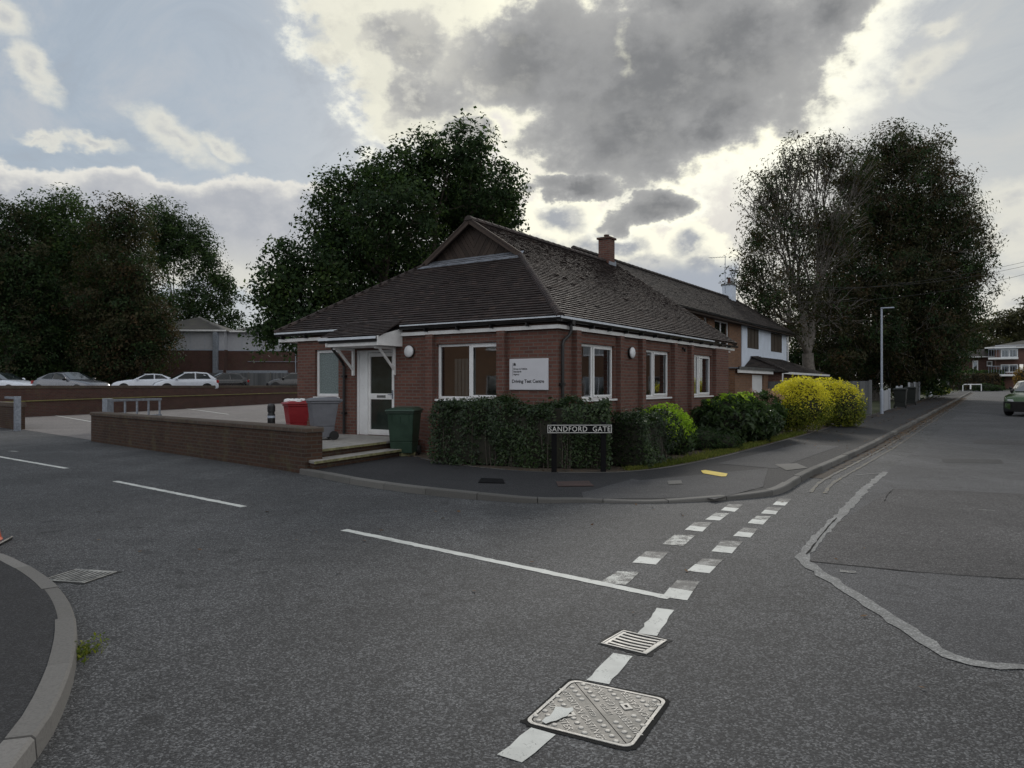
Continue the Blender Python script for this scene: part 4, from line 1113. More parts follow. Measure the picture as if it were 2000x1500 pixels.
tree('understorey_tree', 'low dark evergreen growth under the two street trees', 'tree', (*wld(52, 2.5), rise(52)), px_blobs(low, 57), 760, 56, .8, .14, L_DARK, 43, r0=.2, start_h=1.2)
# ---- distant trees at the end of the street
def fartree(label, lst, Y, seed, n, size=.28, mats=None, crad=1.6, flat=.6):
    bl = px_blobs(lst, Y); x = sum(b[0] for b in bl) / len(bl)
    tree('distant_tree', label, 'tree', (x, Y, rise(110)), bl, n, 26, crad, size, L_OLIVE, seed, r0=.4, start_h=4, group='trees beyond the end of the street', mats=mats, flat=flat, shell=.3)
fartree('flat topped dark cedar like tree above the balcony flats', [(1960, 632, 28), (1990, 622, 26), (1930, 640, 22), (2020, 610, 34), (1985, 652, 24), (1940, 655, 20), (2060, 630, 40)], 120, 51, 330, flat=.25)
fartree('rounded dark tree just right of the street trees, above the low dark house', [(1890, 650, 24), (1905, 680, 26), (1875, 690, 26), (1930, 690, 26), (1960, 690, 24), (1860, 720, 24)], 112, 52, 360)
fartree('bushy tree close behind the roof of the balcony flats', [(1990, 665, 34), (2030, 660, 40), (1950, 672, 26), (2080, 650, 50)], 128, 53, 300)

# ---- shrubs and hedges
def shell_pts(r, n, c, rad, squash=1.0, noise=.12, inner=.75):
    d = r.normal(0, 1, (n, 3)); d /= np.linalg.norm(d, axis=1)[:, None]
    lump = 1 + noise * np.sin(d[:, 0] * 5 + c[0]) * np.cos(d[:, 1] * 6 + c[1] * 2) + noise * .6 * np.sin(d[:, 2] * 9 + d[:, 0] * 7)
    k = (inner + (1.03 - inner) * r.random(n) ** .6) * lump
    return np.array(c) + d * np.array(rad) * k[:, None], d
def core_blob(mb, c, rad, r):
    k = 9; vs = []
    for i in range(k + 1):
        a = math.pi * i / k
        for j in range(12):
            w = 2 * math.pi * j / 12; q = 1 + r.normal(0, .05)
            vs.append((c[0] + rad[0] * math.sin(a) * math.cos(w) * q, c[1] + rad[1] * math.sin(a) * math.sin(w) * q, max(.01, c[2] + rad[2] * math.cos(a) * q)))
    mb.add(vs, [(i * 12 + j, i * 12 + (j + 1) % 12, (i + 1) * 12 + (j + 1) % 12, (i + 1) * 12 + j) for i in range(k) for j in range(12)])
M_TWIG = plain('dark_inner_twigs', (.022, .022, .014), .95, var=.4, scale=12)
def shrub(name, label, x, y, blobs, n, size, mat, seed, mats=None, noise=.12, wid=.42, updir=0., group=None, zb=None, cat='shrub', core=.72, hang=0., sprigs=0):
    r = np.random.default_rng(seed); z = (.1 + gz(x, y)) if zb is None else zb
    th = thing(name, label, cat, (x, y, z), 0, group)
    B = blobs; wt = np.array([b[3] * b[4] + b[3] * b[5] for b in B]); cnt = (n * wt / wt.sum()).astype(int)
    Ps, Ds = [], []
    for b, m in zip(B, cnt):
        P, D = shell_pts(r, m, b[:3], b[3:6], noise=noise); Ps.append(P); Ds.append(D)
    P, D = np.vstack(Ps), np.vstack(Ds)
    k = P[:, 2] > .02; P, D = P[k], D[k]
    if mats:     # (material, low, high): new growth near the top, older leaves lower down
        zt = P[:, 2] / max(P[:, 2].max(), .1) + r.normal(0, .09, len(P))
        for m_, lo, hi in mats:
            q = (zt >= lo) & (zt < hi)
            if q.any(): leaves('foliage', P[q], size, m_, th, r, up=D[q], wid=wid, updir=updir, hang=hang)
    else: leaves('foliage', P, size, mat, th, r, up=D, wid=wid, updir=updir, hang=hang)
    mb = MB()
    for b in B: core_blob(mb, b[:3], [q * core for q in b[3:6]], r)
    mb.build('stems', M_TWIG, th)
    if sprigs:
        paths = []; SP = []
        top = P[P[:, 2] > np.quantile(P[:, 2], .75)]
        for i in r.choice(len(top), sprigs):
            h = r.uniform(.06, .24); p = top[i]; q = p + np.array([r.normal(0, .04), r.normal(0, .04), h]); paths.append((np.array([p, (p + q) / 2, q]), [.004, .003, .002]))
            for _ in range(9): SP.append(p + (q - p) * r.random() + r.normal(0, .012, 3))
        tube_set('shoots', paths, M_BARK, th, 4); leaves('foliage', np.array(SP), size, mats[0][0] if mats else mat, th, r, wid=wid, updir=.8)
    return th

def hedge(name, label, line, w, h, n, size, mat, seed, noise=.05, cat='hedge', zb=.1, mats=None):
    """clipped hedge along a plan line: leaves on a slightly wavy box, twigs inside"""
    r = np.random.default_rng(seed); L = np.array(line, float); seg = np.diff(L, axis=0); ln = np.linalg.norm(seg, axis=1); cum = np.concatenate([[0], np.cumsum(ln)]); T = cum[-1]
    c = L.mean(0); th = thing(name, label, cat, (c[0], c[1], zb), 0)
    def pos(l):
        i = np.clip(np.searchsorted(cum, l, side='right') - 1, 0, len(ln) - 1); d = seg[i] / ln[i][:, None]
        return L[i] + d * (l - cum[i])[:, None], np.stack([-d[:, 1], d[:, 0]], 1)
    l = r.random(n) * (T + .2) - .1; a = r.random(n) * (2 * h + w) ; lc = np.clip(l, 0, T - 1e-4); p, nn = pos(lc)
    over = l - lc
    y = np.where(a < h, -w / 2, np.where(a < h + w, a - h - w / 2, w / 2)); z = np.where(a < h, a, np.where(a < h + w, h, 2 * h + w - a))
    endk = r.random(n) < (w * 2 / (T * 2 + w * 2)) * .5
    y = np.where(endk, (r.random(n) - .5) * w, y); z = np.where(endk, r.random(n) * h, z); lc2 = np.where(endk, np.where(r.random(n) < .5, 0, T - 1e-4), lc)
    p, nn = pos(lc2)
    wob = noise * (np.sin(lc2 * 4.1 + z * 3) + np.sin(lc2 * 9.7 + 1.3) * .6 + np.sin(z * 8 + lc2 * 2.3) * .5)
    cr = np.clip((z - (h - .18)) / .18, 0, 1); rnd = 1 - .22 * cr ** 2 * (np.abs(y) / (w / 2)) ** 3
    dep = -np.abs(r.normal(0, .07, n)) + .02
    outy = np.where(np.abs(y) >= w / 2 - 1e-6, np.sign(y), 0.)
    yy = y * rnd + outy * (wob + dep); zz_ = z * (1 - .03 * cr) + np.where((outy == 0) & ~endk, wob * .8 + dep, 0)
    zz_ += (.05 * np.sin(lc2 * 2.3) + .03 * np.sin(lc2 * 6.1)) * (z / h) + np.where(r.random(n) < .04, r.random(n) * .12, 0) * (z > h * .95)
    P = np.stack([p[:, 0] + nn[:, 0] * yy, p[:, 1] + nn[:, 1] * yy, zz_], 1) + r.normal(0, .025, (n, 3))
    # thin the lower part so that the twigs show
    keep = r.random(n) < np.clip(.62 + z / h * 1.0, 0, 1); P = P[keep]
    D = np.stack([nn[:, 0] * outy, nn[:, 1] * outy, np.where(outy == 0, 1., .2)], 1)[keep]
    P[:, 0] -= c[0]; P[:, 1] -= c[1]; P[:, 2] = np.maximum(P[:, 2], .02)
    leaves('foliage', P, size, mat, th, r, up=D, wid=.45)
    mb = MB(); k = max(6, int(T / .25)); ls = np.linspace(.02, T - .02, k); q, nn = pos(ls); vs = []
    for i in range(k):
        for yy, z in ((-.36, .02), (-.39, h * .5), (-.34, h - .12), (.34, h - .12), (.39, h * .5), (.36, .02)):
            f = w * (yy + r.normal(0, .012)); vs.append((q[i, 0] - c[0] + nn[i, 0] * f, q[i, 1] - c[1] + nn[i, 1] * f, z + r.normal(0, .015)))
    fs = [(i * 6 + j, i * 6 + j + 1, (i + 1) * 6 + j + 1, (i + 1) * 6 + j) for i in range(k - 1) for j in range(5)] + [tuple(range(6)), tuple(range((k - 1) * 6, k * 6))]
    mb.add(vs, fs); mb.build('stems', M_TWIG, th)
    # bare stems at the foot
    paths = []
    for _ in range(int(T * 26)):
        l0 = np.array([r.random() * T]); q, nn = pos(l0); s = r.choice([-1, 1]) * w * r.uniform(.36, .47); b = np.array([q[0, 0] - c[0] + nn[0, 0] * s, q[0, 1] - c[1] + nn[0, 1] * s, .0])
        e = b + np.array([r.normal(0, .06), r.normal(0, .06), r.uniform(.3, .7) * h]); paths.append((np.array([b, (b + e) / 2 + r.normal(0, .02, 3), e]), [.009, .007, .004]))
    tube_set('twigs', paths, M_BARK, th, 4)
    return th
hedge('clipped_hedge', 'long dark green clipped hedge under the office sign, behind the street name plate', [wld(-1.32, 1.78), wld(-1.2, 1.1), wld(-1.0, .4), wld(-.80, -.55), wld(-.35, -1.25)], .9, 1.2, 27000, .030, L_HEDGE, 61, noise=.095)
hedge('clipped_hedge', 'short lower clipped hedge, between the long hedge and the bright rounded bush', [wld(-.25, -1.5), wld(.45, -1.6), wld(1.05, -1.55)], .85, .92, 10500, .029, L_HEDGE, 62, noise=.10)
a, b = at(1300, 0, 16.1).x, 16.1
shrub('rounded_bush', 'bright lime green rounded bush in front of the office wall', a, b, [(0, 0, .52, .60, .6, .58), (.22, -.1, .34, .42, .42, .42), (-.2, .1, .62, .42, .4, .42)], 6500, .042, L_BRIGHT, 63, mats=[(L_BRIGHT, .46, 9), (L_MID, .28, .46), (L_HEDGE, -9, .28)], noise=.08)
a, b = at(1372, 0, 17.2).x, 17.2
shrub('low_conifer_bush', 'low dark spreading bush at the foot of the big leafy shrub', a, b, [(0, 0, .2, .6, .5, .32), (.45, -.1, .16, .45, .4, .26), (-.35, 0, .24, .4, .4, .34)], 5200, .045, L_DARK, 64, wid=.2)
a, b = at(1425, 0, 19.2).x, 19.2
shrub('rhododendron', 'large leafy dark green shrub right of the office windows', a, b, [(0, 0, .62, .85, .75, .62), (-.45, .1, .5, .55, .5, .5), (.4, 0, .75, .6, .6, .52), (.75, .1, .5, .55, .55, .5)], 6000, .085, L_HEDGE, 65, mats=[(L_BRIGHT, .93, 9), (L_MID, .6, .93), (L_HEDGE, -9, .6)], wid=.34, noise=.16)
a, b = at(1488, 0, 21.0).x, 21.0
hy = shrub('hydrangea', 'hydrangea with faded pinkish flower heads beside the yellow bush', a, b, [(0, 0, .62, .62, .6, .62), (.1, .1, .95, .4, .4, .38)], 3800, .07, L_MID, 66, mats=[(L_MID, .5, 9), (L_HEDGE, -9, .5)], wid=.45)
r = np.random.default_rng(5); fl = []
for _ in range(16):
    d = r.normal(0, 1, 3); d[2] = abs(d[2]) + .6; d /= np.linalg.norm(d); c = np.array([.05, .05, .78]) + d * np.array([.6, .6, .58]); fl.append(c + r.normal(0, .055, (70, 3)))
leaves('flower_heads', np.vstack(fl), .022, L_BLOOM, hy, r, wid=.6)
a, b = at(1562, 0, 23.2).x, 23.2
shrub('privet_bush', 'bigger nearer bush of bright yellow leaves beside the footway', a, b, [(0, 0, .80, 1.0, .95, .86), (-.35, -.05, .72, .72, .7, .78), (.1, .1, 1.12, .75, .7, .62)], 17000, .034, L_YELLOW, 67, mats=[(L_YELLOW, .50, 9), (L_YGREEN, -9, .50)], noise=.05, sprigs=70)
a, b = at(1640, 0, 25.2).x, 25.2
shrub('privet_bush', 'yellow leaved bush on the right, next to the grey fence', a, b, [(0, 0, .72, .82, .8, .86), (-.5, .1, .85, .8, .75, .85), (.3, 0, .5, .52, .6, .6)], 12000, .036, L_YELLOW, 68, mats=[(L_YELLOW, .55, 9), (L_YGREEN, -9, .55)], noise=.05, sprigs=45)
# grass along the edging, litter and weeds
r = np.random.default_rng(81)
def blades(name, pts, h, mat, r, parent=None, wd=.006):
    n = len(pts); a = r.random(n) * 6.28; hh = h * (.5 + r.random(n)); lean = r.normal(0, .4, (n, 2)) * hh[:, None]
    dx = np.stack([np.cos(a), np.sin(a), 0 * a], 1) * wd; P = np.asarray(pts); top = P + np.stack([lean[:, 0], lean[:, 1], hh], 1); mid = (P + top) / 2 + np.array([0, 0, .1]) * hh[:, None]
    V = np.stack([P - dx, P + dx, mid + dx * .7, top, mid - dx * .7], 1).reshape(-1, 3)
    return fast_mesh(name, V, np.arange(5 * n).reshape(-1, 5), mat, parent)
gp = []
i0 = int(np.argmin(np.linalg.norm(INN[:, :2] - np.array(g(1240, 918, .1)), axis=1))); i1 = int(np.argmin(np.linalg.norm(INN[:, :2] - np.array(wld(11, -2.42)), axis=1)))
for _ in range(9000):
    f = r.random() * (i1 - i0) + i0; k = int(f); p = INN[k] + (INN[k + 1] - INN[k]) * (f - k); d = INN[k + 1] - INN[k]; d /= np.linalg.norm(d[:2]); q = .06 + abs(r.normal(0, .23)) * (1 if f - i0 > 3 else .4)
    gp.append((p[0] - d[1] * q, p[1] + d[0] * q, .095 + gz(p[0], p[1])))
tag(blades('grass', gp, .06, L_GRASS, r), kind='stuff')
lp = []
for _ in range(7500):
    t = r.random() ** .8 * 52 + 5; s = r.choice([-4.42, -4.78, -2.75, -3.5], p=[.15, .55, .2, .1]) + r.normal(0, .16)
    if t < 16 and s > -4.5 and r.random() < .6: continue
    x, y = wld(t, s); lp.append((x, y, rise(t) + (.108 if s > -4.56 else .012)))
for _ in range(500):
    k = r.integers(14, 110); p = INN[k]; q = abs(r.normal(0, .3)) + .05; lp.append((p[0] - UY * 0 + VX * q + r.normal(0, .05), p[1] + VY * q, .105 + gz(p[0], p[1])))
for _ in range(420):
    x, y = r.uniform(-6, 6), r.uniform(3.5, 10); lp.append((x, y, .012)) if r.random() < .1 else None
def flat_leaves(name, P, size, mat, r):
    n = len(P); P = np.asarray(P); a = r.random(n) * 6.28; s = (size * (.5 + r.random(n)))[:, None]
    t = np.stack([np.cos(a), np.sin(a), r.normal(0, .15, n)], 1); b = np.stack([-np.sin(a), np.cos(a), r.normal(0, .2, n)], 1)
    V = np.stack([P + t * s, P + b * s * .5, P - t * s, P - b * s * .5], 1).reshape(-1, 3)
    V[:, 2] = np.maximum(V[:, 2], np.repeat(P[:, 2], 4) - .006)
    return fast_mesh(name, V, np.arange(4 * n).reshape(-1, 4), mat)
tag(flat_leaves('fallen_leaves', lp, .026, L_LITTER, r), kind='stuff')
wd = thing('kerb_weed', 'small yellow green weed growing at the foot of the curved kerb', 'weed', (*g(158, 1282), 0.))
q = r.normal(0, 1, (150, 3)) * np.array([.035, .10, .02]) + np.array([.0, 0, .03]); q[:, 2] = np.abs(q[:, 2])
leaves('foliage', q, .018, L_YGREEN, wd, r); blades('stems', q[:60] * np.array([1, 1, 0]), .05, L_GRASS, r, wd, .002)
# ================================================================== STREET THINGS
# street name plate
sx, sy = at(1132, 0, 12.62).x, 12.62
SN = thing('street_name_sign', 'black street name plate lettered SANDFORD GATE on two dark posts before the hedge', 'sign', (sx, sy, .1), R(2))
pw = 1.14; pz = .665
mb = MB(); mb.box(-pw / 2, pw / 2, -.012, .012, pz, pz + .165); mb.build('plate', M_SIGNB, SN, bevel=.008)
mb = MB(); b = .012; yy = -.0145
for x0, x1, z0, z1 in ((-pw / 2 + .012, pw / 2 - .012, pz + .012, pz + .022), (-pw / 2 + .012, pw / 2 - .012, pz + .143, pz + .153), (-pw / 2 + .012, -pw / 2 + .022, pz + .0221, pz + .1429), (pw / 2 - .022, pw / 2 - .012, pz + .0221, pz + .1429)):
    mb.box(x0, x1, yy, yy + .003, z0, z1)
text_geo(mb, "SANDFORD  GATE", .128, Matrix.Translation((0, yy + .001, pz + .038)) @ Matrix.Rotation(R(90), 4, 'X') @ Matrix.Scale(.92, 4, (1, 0, 0)), .0015, 1.12, 'CENTER')
mb.build('lettering', M_SILV, SN)
for x in (-.44, .42):
    mb = MB(); mb.box(x - .045, x + .045, .014, .07, -.1, pz + .2); mb.build('post', M_SIGNB, SN, bevel=.008)

# wheelie bins
def bin_(label, x, y, z, rz, mat, lidmat=None, sc=1., open_lid=0., junk=False):
    th = thing('wheelie_bin', label, 'bin', (x, y, z), rz, 'wheelie bins by the office door')
    w0, w1, d0, d1, h = .235 * sc, .285 * sc, .25 * sc, .34 * sc, 1.0 * sc
    mb = MB()
    lo = [(-w0, -d0, .06), (w0, -d0, .06), (w0, d0 * .8, .06), (-w0, d0 * .8, .06)]; mi = [(-w0 * 1.05, -d0 * 1.12, .3), (w0 * 1.05, -d0 * 1.12, .3), (w0 * 1.05, d0 * .88, .3), (-w0 * 1.05, d0 * .88, .3)]
    hi = [(-w1, -d1, h - .1), (w1, -d1, h - .1), (w1, d1 * .9, h - .1), (-w1, d1 * .9, h - .1)]
    mb.slab(lo, mi); mb.slab([(p[0], p[1], p[2] + .002) for p in mi], hi)
    mb.slab([(-w1 - .02, -d1 - .02, h - .1), (w1 + .02, -d1 - .02, h - .1), (w1 + .02, d1 * .9 + .02, h - .1), (-w1 - .02, d1 * .9 + .02, h - .1)], [(-w1 - .02, -d1 - .02, h - .05), (w1 + .02, -d1 - .02, h - .05), (w1 + .02, d1 * .9 + .02, h - .05), (-w1 - .02, d1 * .9 + .02, h - .05)])
    for x_ in (-.6, 0, .6): mb.bar((w1 * x_, -d0 - .0, .32), (w1 * x_ * 1.1, -d1 + .0, h - .12), .03, .02)
    mb.build('bin_body', mat, th, bevel=.014)
    mb = MB(); o = .04
    a = [(-w1 - o, -d1 - o - .02, h - .048), (w1 + o, -d1 - o - .02, h - .048), (w1 + o, d1 * .9 + o, h - .048), (-w1 - o, d1 * .9 + o, h - .048)]
    m_ = [(-w1 - o * .8, -d1 - o, h - .015), (w1 + o * .8, -d1 - o, h - .015), (w1 + o * .8, d1 * .9 + o * .8, h - .005), (-w1 - o * .8, d1 * .9 + o * .8, h - .005)]
    c = [(-w1 + .06, -d1 + .06, h + .02), (w1 - .06, -d1 + .06, h + .02), (w1 - .06, d1 * .9 - .04, h + .04), (-w1 + .06, d1 * .9 - .04, h + .04)]
    vs = a + m_ + c; mb.add(vs, [(3, 2, 1, 0), (8, 9, 10, 11)] + [(i + 4 * k, (i + 1) % 4 + 4 * k, (i + 1) % 4 + 4 * k + 4, i + 4 * k + 4) for k in (0, 1) for i in range(4)])
    if open_lid: mb.v = [Vector((v.x, v.y, v.z + open_lid * (d1 - v.y))) for v in mb.v]
    mb.build('lid', lidmat or mat, th, bevel=.008)
    mb = MB(); mb.tube([(-w1 * .8, d1 * .9 + .02, h - .1), (-w1 * .8, d1 * .9 + .09, h - .03), (w1 * .8, d1 * .9 + .09, h - .03), (w1 * .8, d1 * .9 + .02, h - .1)], .016); mb.build('handle', mat, th)
    for x_ in (-w0 - .03, w0 + .03): MB().lathe([(.02, -.025), (.1, -.025), (.1, .025), (.02, .025)], (x_, d0 * .8, .1), 16, 'x').build('wheel', M_RUBBER, th, smooth=False)
    if junk:
        mb = MB(); r = random.Random(3)
        for _ in range(7):
            x_, y_ = r.uniform(-w1 * .7, w1 * .7), r.uniform(-d1 * .7, d1 * .6); core_blob(mb, (x_, y_, h + .02), (.11, .1, .06), np.random.default_rng(r.randint(0, 99)))
        mb.build('rubbish', M_WHITE, th)
    return th
PB_G = plain('green_bin_plastic', (.018, .045, .028), .45, var=.2); PB_R = plain('red_bin_plastic', (.25, .011, .017), .45, var=.12); PB_S = plain('grey_bin_plastic', (.13, .135, .155), .5, var=.12)
bin_('dark green wheelie bin standing right of the office door', *wld(-.80, 3.34), .1, R(-8), PB_G, sc=1.0)
gx = at(632, 0, 16.0); bin_('grey wheelie bin between the red bin and the door', gx.x, 16.0, .41, ROT - R(90) + R(-30), PB_S, sc=.90)
gx = at(581, 0, 17.3); bin_('red wheelie bin with white rubbish on top, behind the low wall', gx.x, 17.3, .41, ROT - R(90) + R(-24), PB_R, sc=.80, junk=True)

# bollard behind the low wall
p = at(530, 0, 16.2)
BO = thing('bollard', 'black round topped bollard behind the low brick wall', 'bollard', (p.x, p.y, .41))
MB().lathe([(.082, 0), (.082, .55), (.07, .565), (.07, .60), (.085, .61), (.085, .73), (.07, .77), (.03, .785)], n=18).build('post', M_BLACK, BO, smooth=False)
MB().lathe([(.084, .47), (.084, .52)], n=18).build('band', M_STEEL, BO)

# brick walls
def brick_wall(name, label, a, b, h, th, mat, cop=None, z0=-.05, over=.03, side=1, pier=0., group=None, ch=.1):
    a, b = Vector((*a, 0)), Vector((*b, 0)); L = (b - a).length; ang = math.atan2(b.y - a.y, b.x - a.x)
    w = thing(name, label, 'wall', (a.x, a.y, 0), ang, group)
    y0, y1 = (0, th) if side > 0 else (-th, 0)
    mb = MB(); mb.box(0, L, y0, y1, z0, h - ch)
    if pier: mb.box(0 - .004, pier, y0 - .035, y1 + .03, z0, h - ch - .002)
    mb.build('wall', mat, w)
    MB().box(-over, L + over, y0 - over - (.03 if pier else 0), y1 + over, h - ch + .002, h).build('coping', cop or M_COPING, w, bevel=.012)
    return w
ra = Vector(g(598, 926)); la = Vector(g(178, 862))
brick_wall('brick_wall', 'low weathered brick wall with brick coping beside the side road', ra, la, .84, .3, B_LOW, z0=-.05, side=-1, pier=.45)
d_ = (la - ra).normalized()
nn = Vector((d_.y, -d_.x)); nn = nn if nn.y > 0 else -nn
lw2 = la + d_ * 8.0
brick_wall('brick_wall', 'brick wall stub left of the car park entrance with a steel post', lw2, lw2 + d_ * 6, .97, .3, B_LOW, side=-1, ch=.16)
RWALL = brick_wall('retaining_wall', 'long dark red brick retaining wall below the parked cars', WLB, WLA, 1.6, .35, B_BACK, z0=-.1, side=-1, ch=.17)
mbp = MB(); Lr = (WLB - WLA).length
dz = lambda k: .92 + .1 * (1 - k / Lr) * .6
mbp.tube([(2, .06, .98), (12, .06, 1.0), (Lr * .5, .06, .90), (Lr - 16, .06, .80), (Lr - 3, .06, .76)], .028, 8)
mbp.build('handrail_pipe', plain('yellow_pipe', (.20, .185, .06), .55, var=.3), RWALL)

# steel post and swing barrier at the car park entrance
ep = Vector(g(34, 842)) ; 
GP = thing('gate_post', 'galvanised square gate post with a short rail, far left', 'gate post', (ep.x, ep.y, 0), math.atan2(d_.y, d_.x))
mb = MB(); mb.box(-.10, .10, -.09, .09, 0, 1.22); mb.build('post', M_GALV, GP, bevel=.01)
mb = MB(); mb.box(.102, 1.6, -.03, .03, 1.12, 1.2); mb.box(.102, .4, -.02, .02, .98, 1.118); mb.box(-.13, -.101, -.05, .05, .15, .3); mb.build('rail', M_GALV, GP, bevel=.005)
pL, pR = at(204, 0, 24.5), at(315, 0, 27.0); ang = math.atan2(pR.y - pL.y, pR.x - pL.x); Lg = (Vector((pR.x, pR.y)) - Vector((pL.x, pL.y))).length
SB = thing('swing_barrier', 'galvanised swing barrier of rails and uprights behind the low wall', 'barrier', (pL.x, pL.y, 0), ang)
mb = MB(); mb.box(-.0, .26, -.1, .1, 0, 1.16); mb.build('post', M_GALV, SB, bevel=.01)
mb = MB(); mb.box(.262, Lg, -.03, .03, 1.05, 1.13); mb.box(.262, Lg, -.03, .03, .46, .54); mb.build('rail', M_GALV, SB, bevel=.006)
for k in range(5):
    x_ = .34 + (Lg - .42) * k / 4; mb = MB(); mb.box(x_ - .03, x_ + .03, -.025, .025, .542, 1.048); mb.build('upright', M_GALV, SB, bevel=.005)

# lamp post
lt, ls = 24.8, -2.75
lx, ly = wld(lt, ls)
LPst = thing('street_lamp', 'slim grey street lamp on the right hand footway', 'street lamp', (lx, ly, .1 + rise(lt)), ROT)
hz_ = 1.6 + (753 - 602) / 1420. * ly - (.1 + rise(lt))
mb = MB(); mb.tube([(0, 0, 0), (0, 0, 1.1)], .075, 12); mb.tube([(0, 0, 1.1), (0, 0, 1.16), (0, 0, hz_)], [.075, .05, .042], 12); mb.build('post', M_STEEL, LPst)
mb = MB(); mb.box(-.06, .10, -.52, .05, hz_ - .03, hz_ + .03); mb.build('lamp_head', M_STEEL, LPst, bevel=.02)
mb = MB(); mb.box(.08, .09, -.04, .04, .3, .95); mb.build('access_door', M_GALV, LPst)

# traffic cone at the left edge
cp = g(-29, 1062)
CN = thing('traffic_cone', 'orange traffic cone with black base at the left edge of the road', 'cone', (*cp, .0), .3)
MB().box(-.19, .19, -.19, .19, 0, .035).build('base', M_BLACK, CN, bevel=.01)
PC = plain('orange_cone_plastic', (.62, .09, .02), .5, var=.1)
MB().lathe([(.15, .036), (.135, .06), (.03, .72), (.025, .74)], n=20).build('cone', PC, CN, smooth=False)
MB().lathe([(.105, .26), (.075, .44)], n=20).build('reflective_band', M_WHITE, CN)

# drain grates
def grate(label, corners, nb, z=-.004, mat=M_IRON):
    P = [Vector((*g(*c), 0)) for c in corners]     # near-left, far-left, far-right, near-right
    c = sum(P, Vector()) / 4; ex = ((P[3] - P[0]) + (P[2] - P[1])) / 2; ey = ((P[1] - P[0]) + (P[2] - P[3])) / 2
    th = thing('drain_grate', label, 'drain', (c.x, c.y, z), math.atan2(ex.y, ex.x)); w, d = ex.length / 2, ey.length / 2
    MB().poly([(p[0] + random.uniform(-.01, .015) * (1 if p[0] > 0 else -1), p[1] + random.uniform(-.01, .02) * (1 if p[1] > 0 else -1), .0068) for p in [(-w - .02 + (2 * w + .04) * k / 10, -d - .016) for k in range(10)] + [(w + .02, -d - .02 + (2 * d + .04) * k / 8) for k in range(8)] + [(w + .02 - (2 * w + .04) * k / 10, d + .022) for k in range(10)] + [(-w - .022, d + .02 - (2 * d + .04) * k / 8) for k in range(8)]]).build('gully', M_DARK, th, fix=False)
    f = .016; mb = MB(); h0, h1 = .007, .013
    mb.box(-w, w, -d, -d + f, h0, h1); mb.box(-w, w, d - f, d, h0, h1); mb.box(-w, -w + f, -d + f, d - f, h0, h1); mb.box(w - f, w, -d + f, d - f, h0, h1)
    mb.build('frame', mat, th, bevel=.003)
    mb = MB(); q = (2 * d - 2 * f - .02) / nb
    for i in range(nb):
        y = -d + f + .012 + q * (i + .5); n = 8
        a = [(-w + f + .02 + (2 * w - 2 * f - .04) * k / n, y - q * .21 - .01 * math.sin(math.pi * k / n)) for k in range(n + 1)]; b = [(x, yy + q * .42) for x, yy in a]
        mb.prism(a + b[::-1], h0, h1 - .001)
    mb.box(-w + f, -w + f + .02, -d + f + .006, d - f - .006, h0, h1 - .003); mb.box(w - f - .02, w - f, -d + f + .006, d - f - .006, h0, h1 - .003)
    mb.build('bars', mat, th)
    return th
grate('iron drain grate with curved bars just beyond the manhole cover', [(1182, 1258), (1207, 1232), (1296, 1249), (1271, 1283)], 5)
grate('iron drain grate beside the curved kerb at bottom left', [(139, 1146), (106, 1128), (168, 1108), (212, 1122)], 8)

# manhole cover
mc = [Vector((*g(*c), 0)) for c in ((1022, 1412), (1118, 1328), (1309, 1369), (1226, 1461))]   # left, top, right, bottom
c = sum(mc, Vector()) / 4; ex = ((mc[2] - mc[1]) + (mc[3] - mc[0])) / 2; ey = ((mc[1] - mc[0]) + (mc[2] - mc[3])) / 2
MH = thing('manhole_cover', 'worn square cast iron manhole cover with studs and lettering, white paint splash', 'manhole cover', (c.x, c.y, -.0055), math.atan2(ex.y, ex.x))
hw, hd = ex.length / 2, ey.length / 2
def rrect(w, d, r, n=5):
    o = []
    for cx, cy, a0 in ((w - r, d - r, 0), (-w + r, d - r, 90), (-w + r, -d + r, 180), (w - r, -d + r, 270)):
        for k in range(n + 1): a = R(a0 + 90 * k / n); o.append((cx + r * math.cos(a), cy + r * math.sin(a)))
    return o
mb = MB(); ou, inn = rrect(hw, hd, .05), rrect(hw - .016, hd - .016, .045); n = len(ou)
mb.add([(*p, 0) for p in ou] + [(*p, .012) for p in ou] + [(*p, .012) for p in inn] + [(*p, 0) for p in inn], [(i + k * n, (i + 1) % n + k * n, (i + 1) % n + (k + 1) % 4 * n, i + (k + 1) % 4 * n) for k in range(4) for i in range(n)])
mb.build('frame', M_IRON, MH)
MB().poly([(p[0] + random.uniform(-.008, .012) * (1 if p[0] > 0 else -1), p[1] + random.uniform(-.008, .012) * (1 if p[1] > 0 else -1), .0085) for p in rrect(hw + .02, hd + .02, .06, 8)]).build('joint_filler', M_TAR, MH, fix=False)
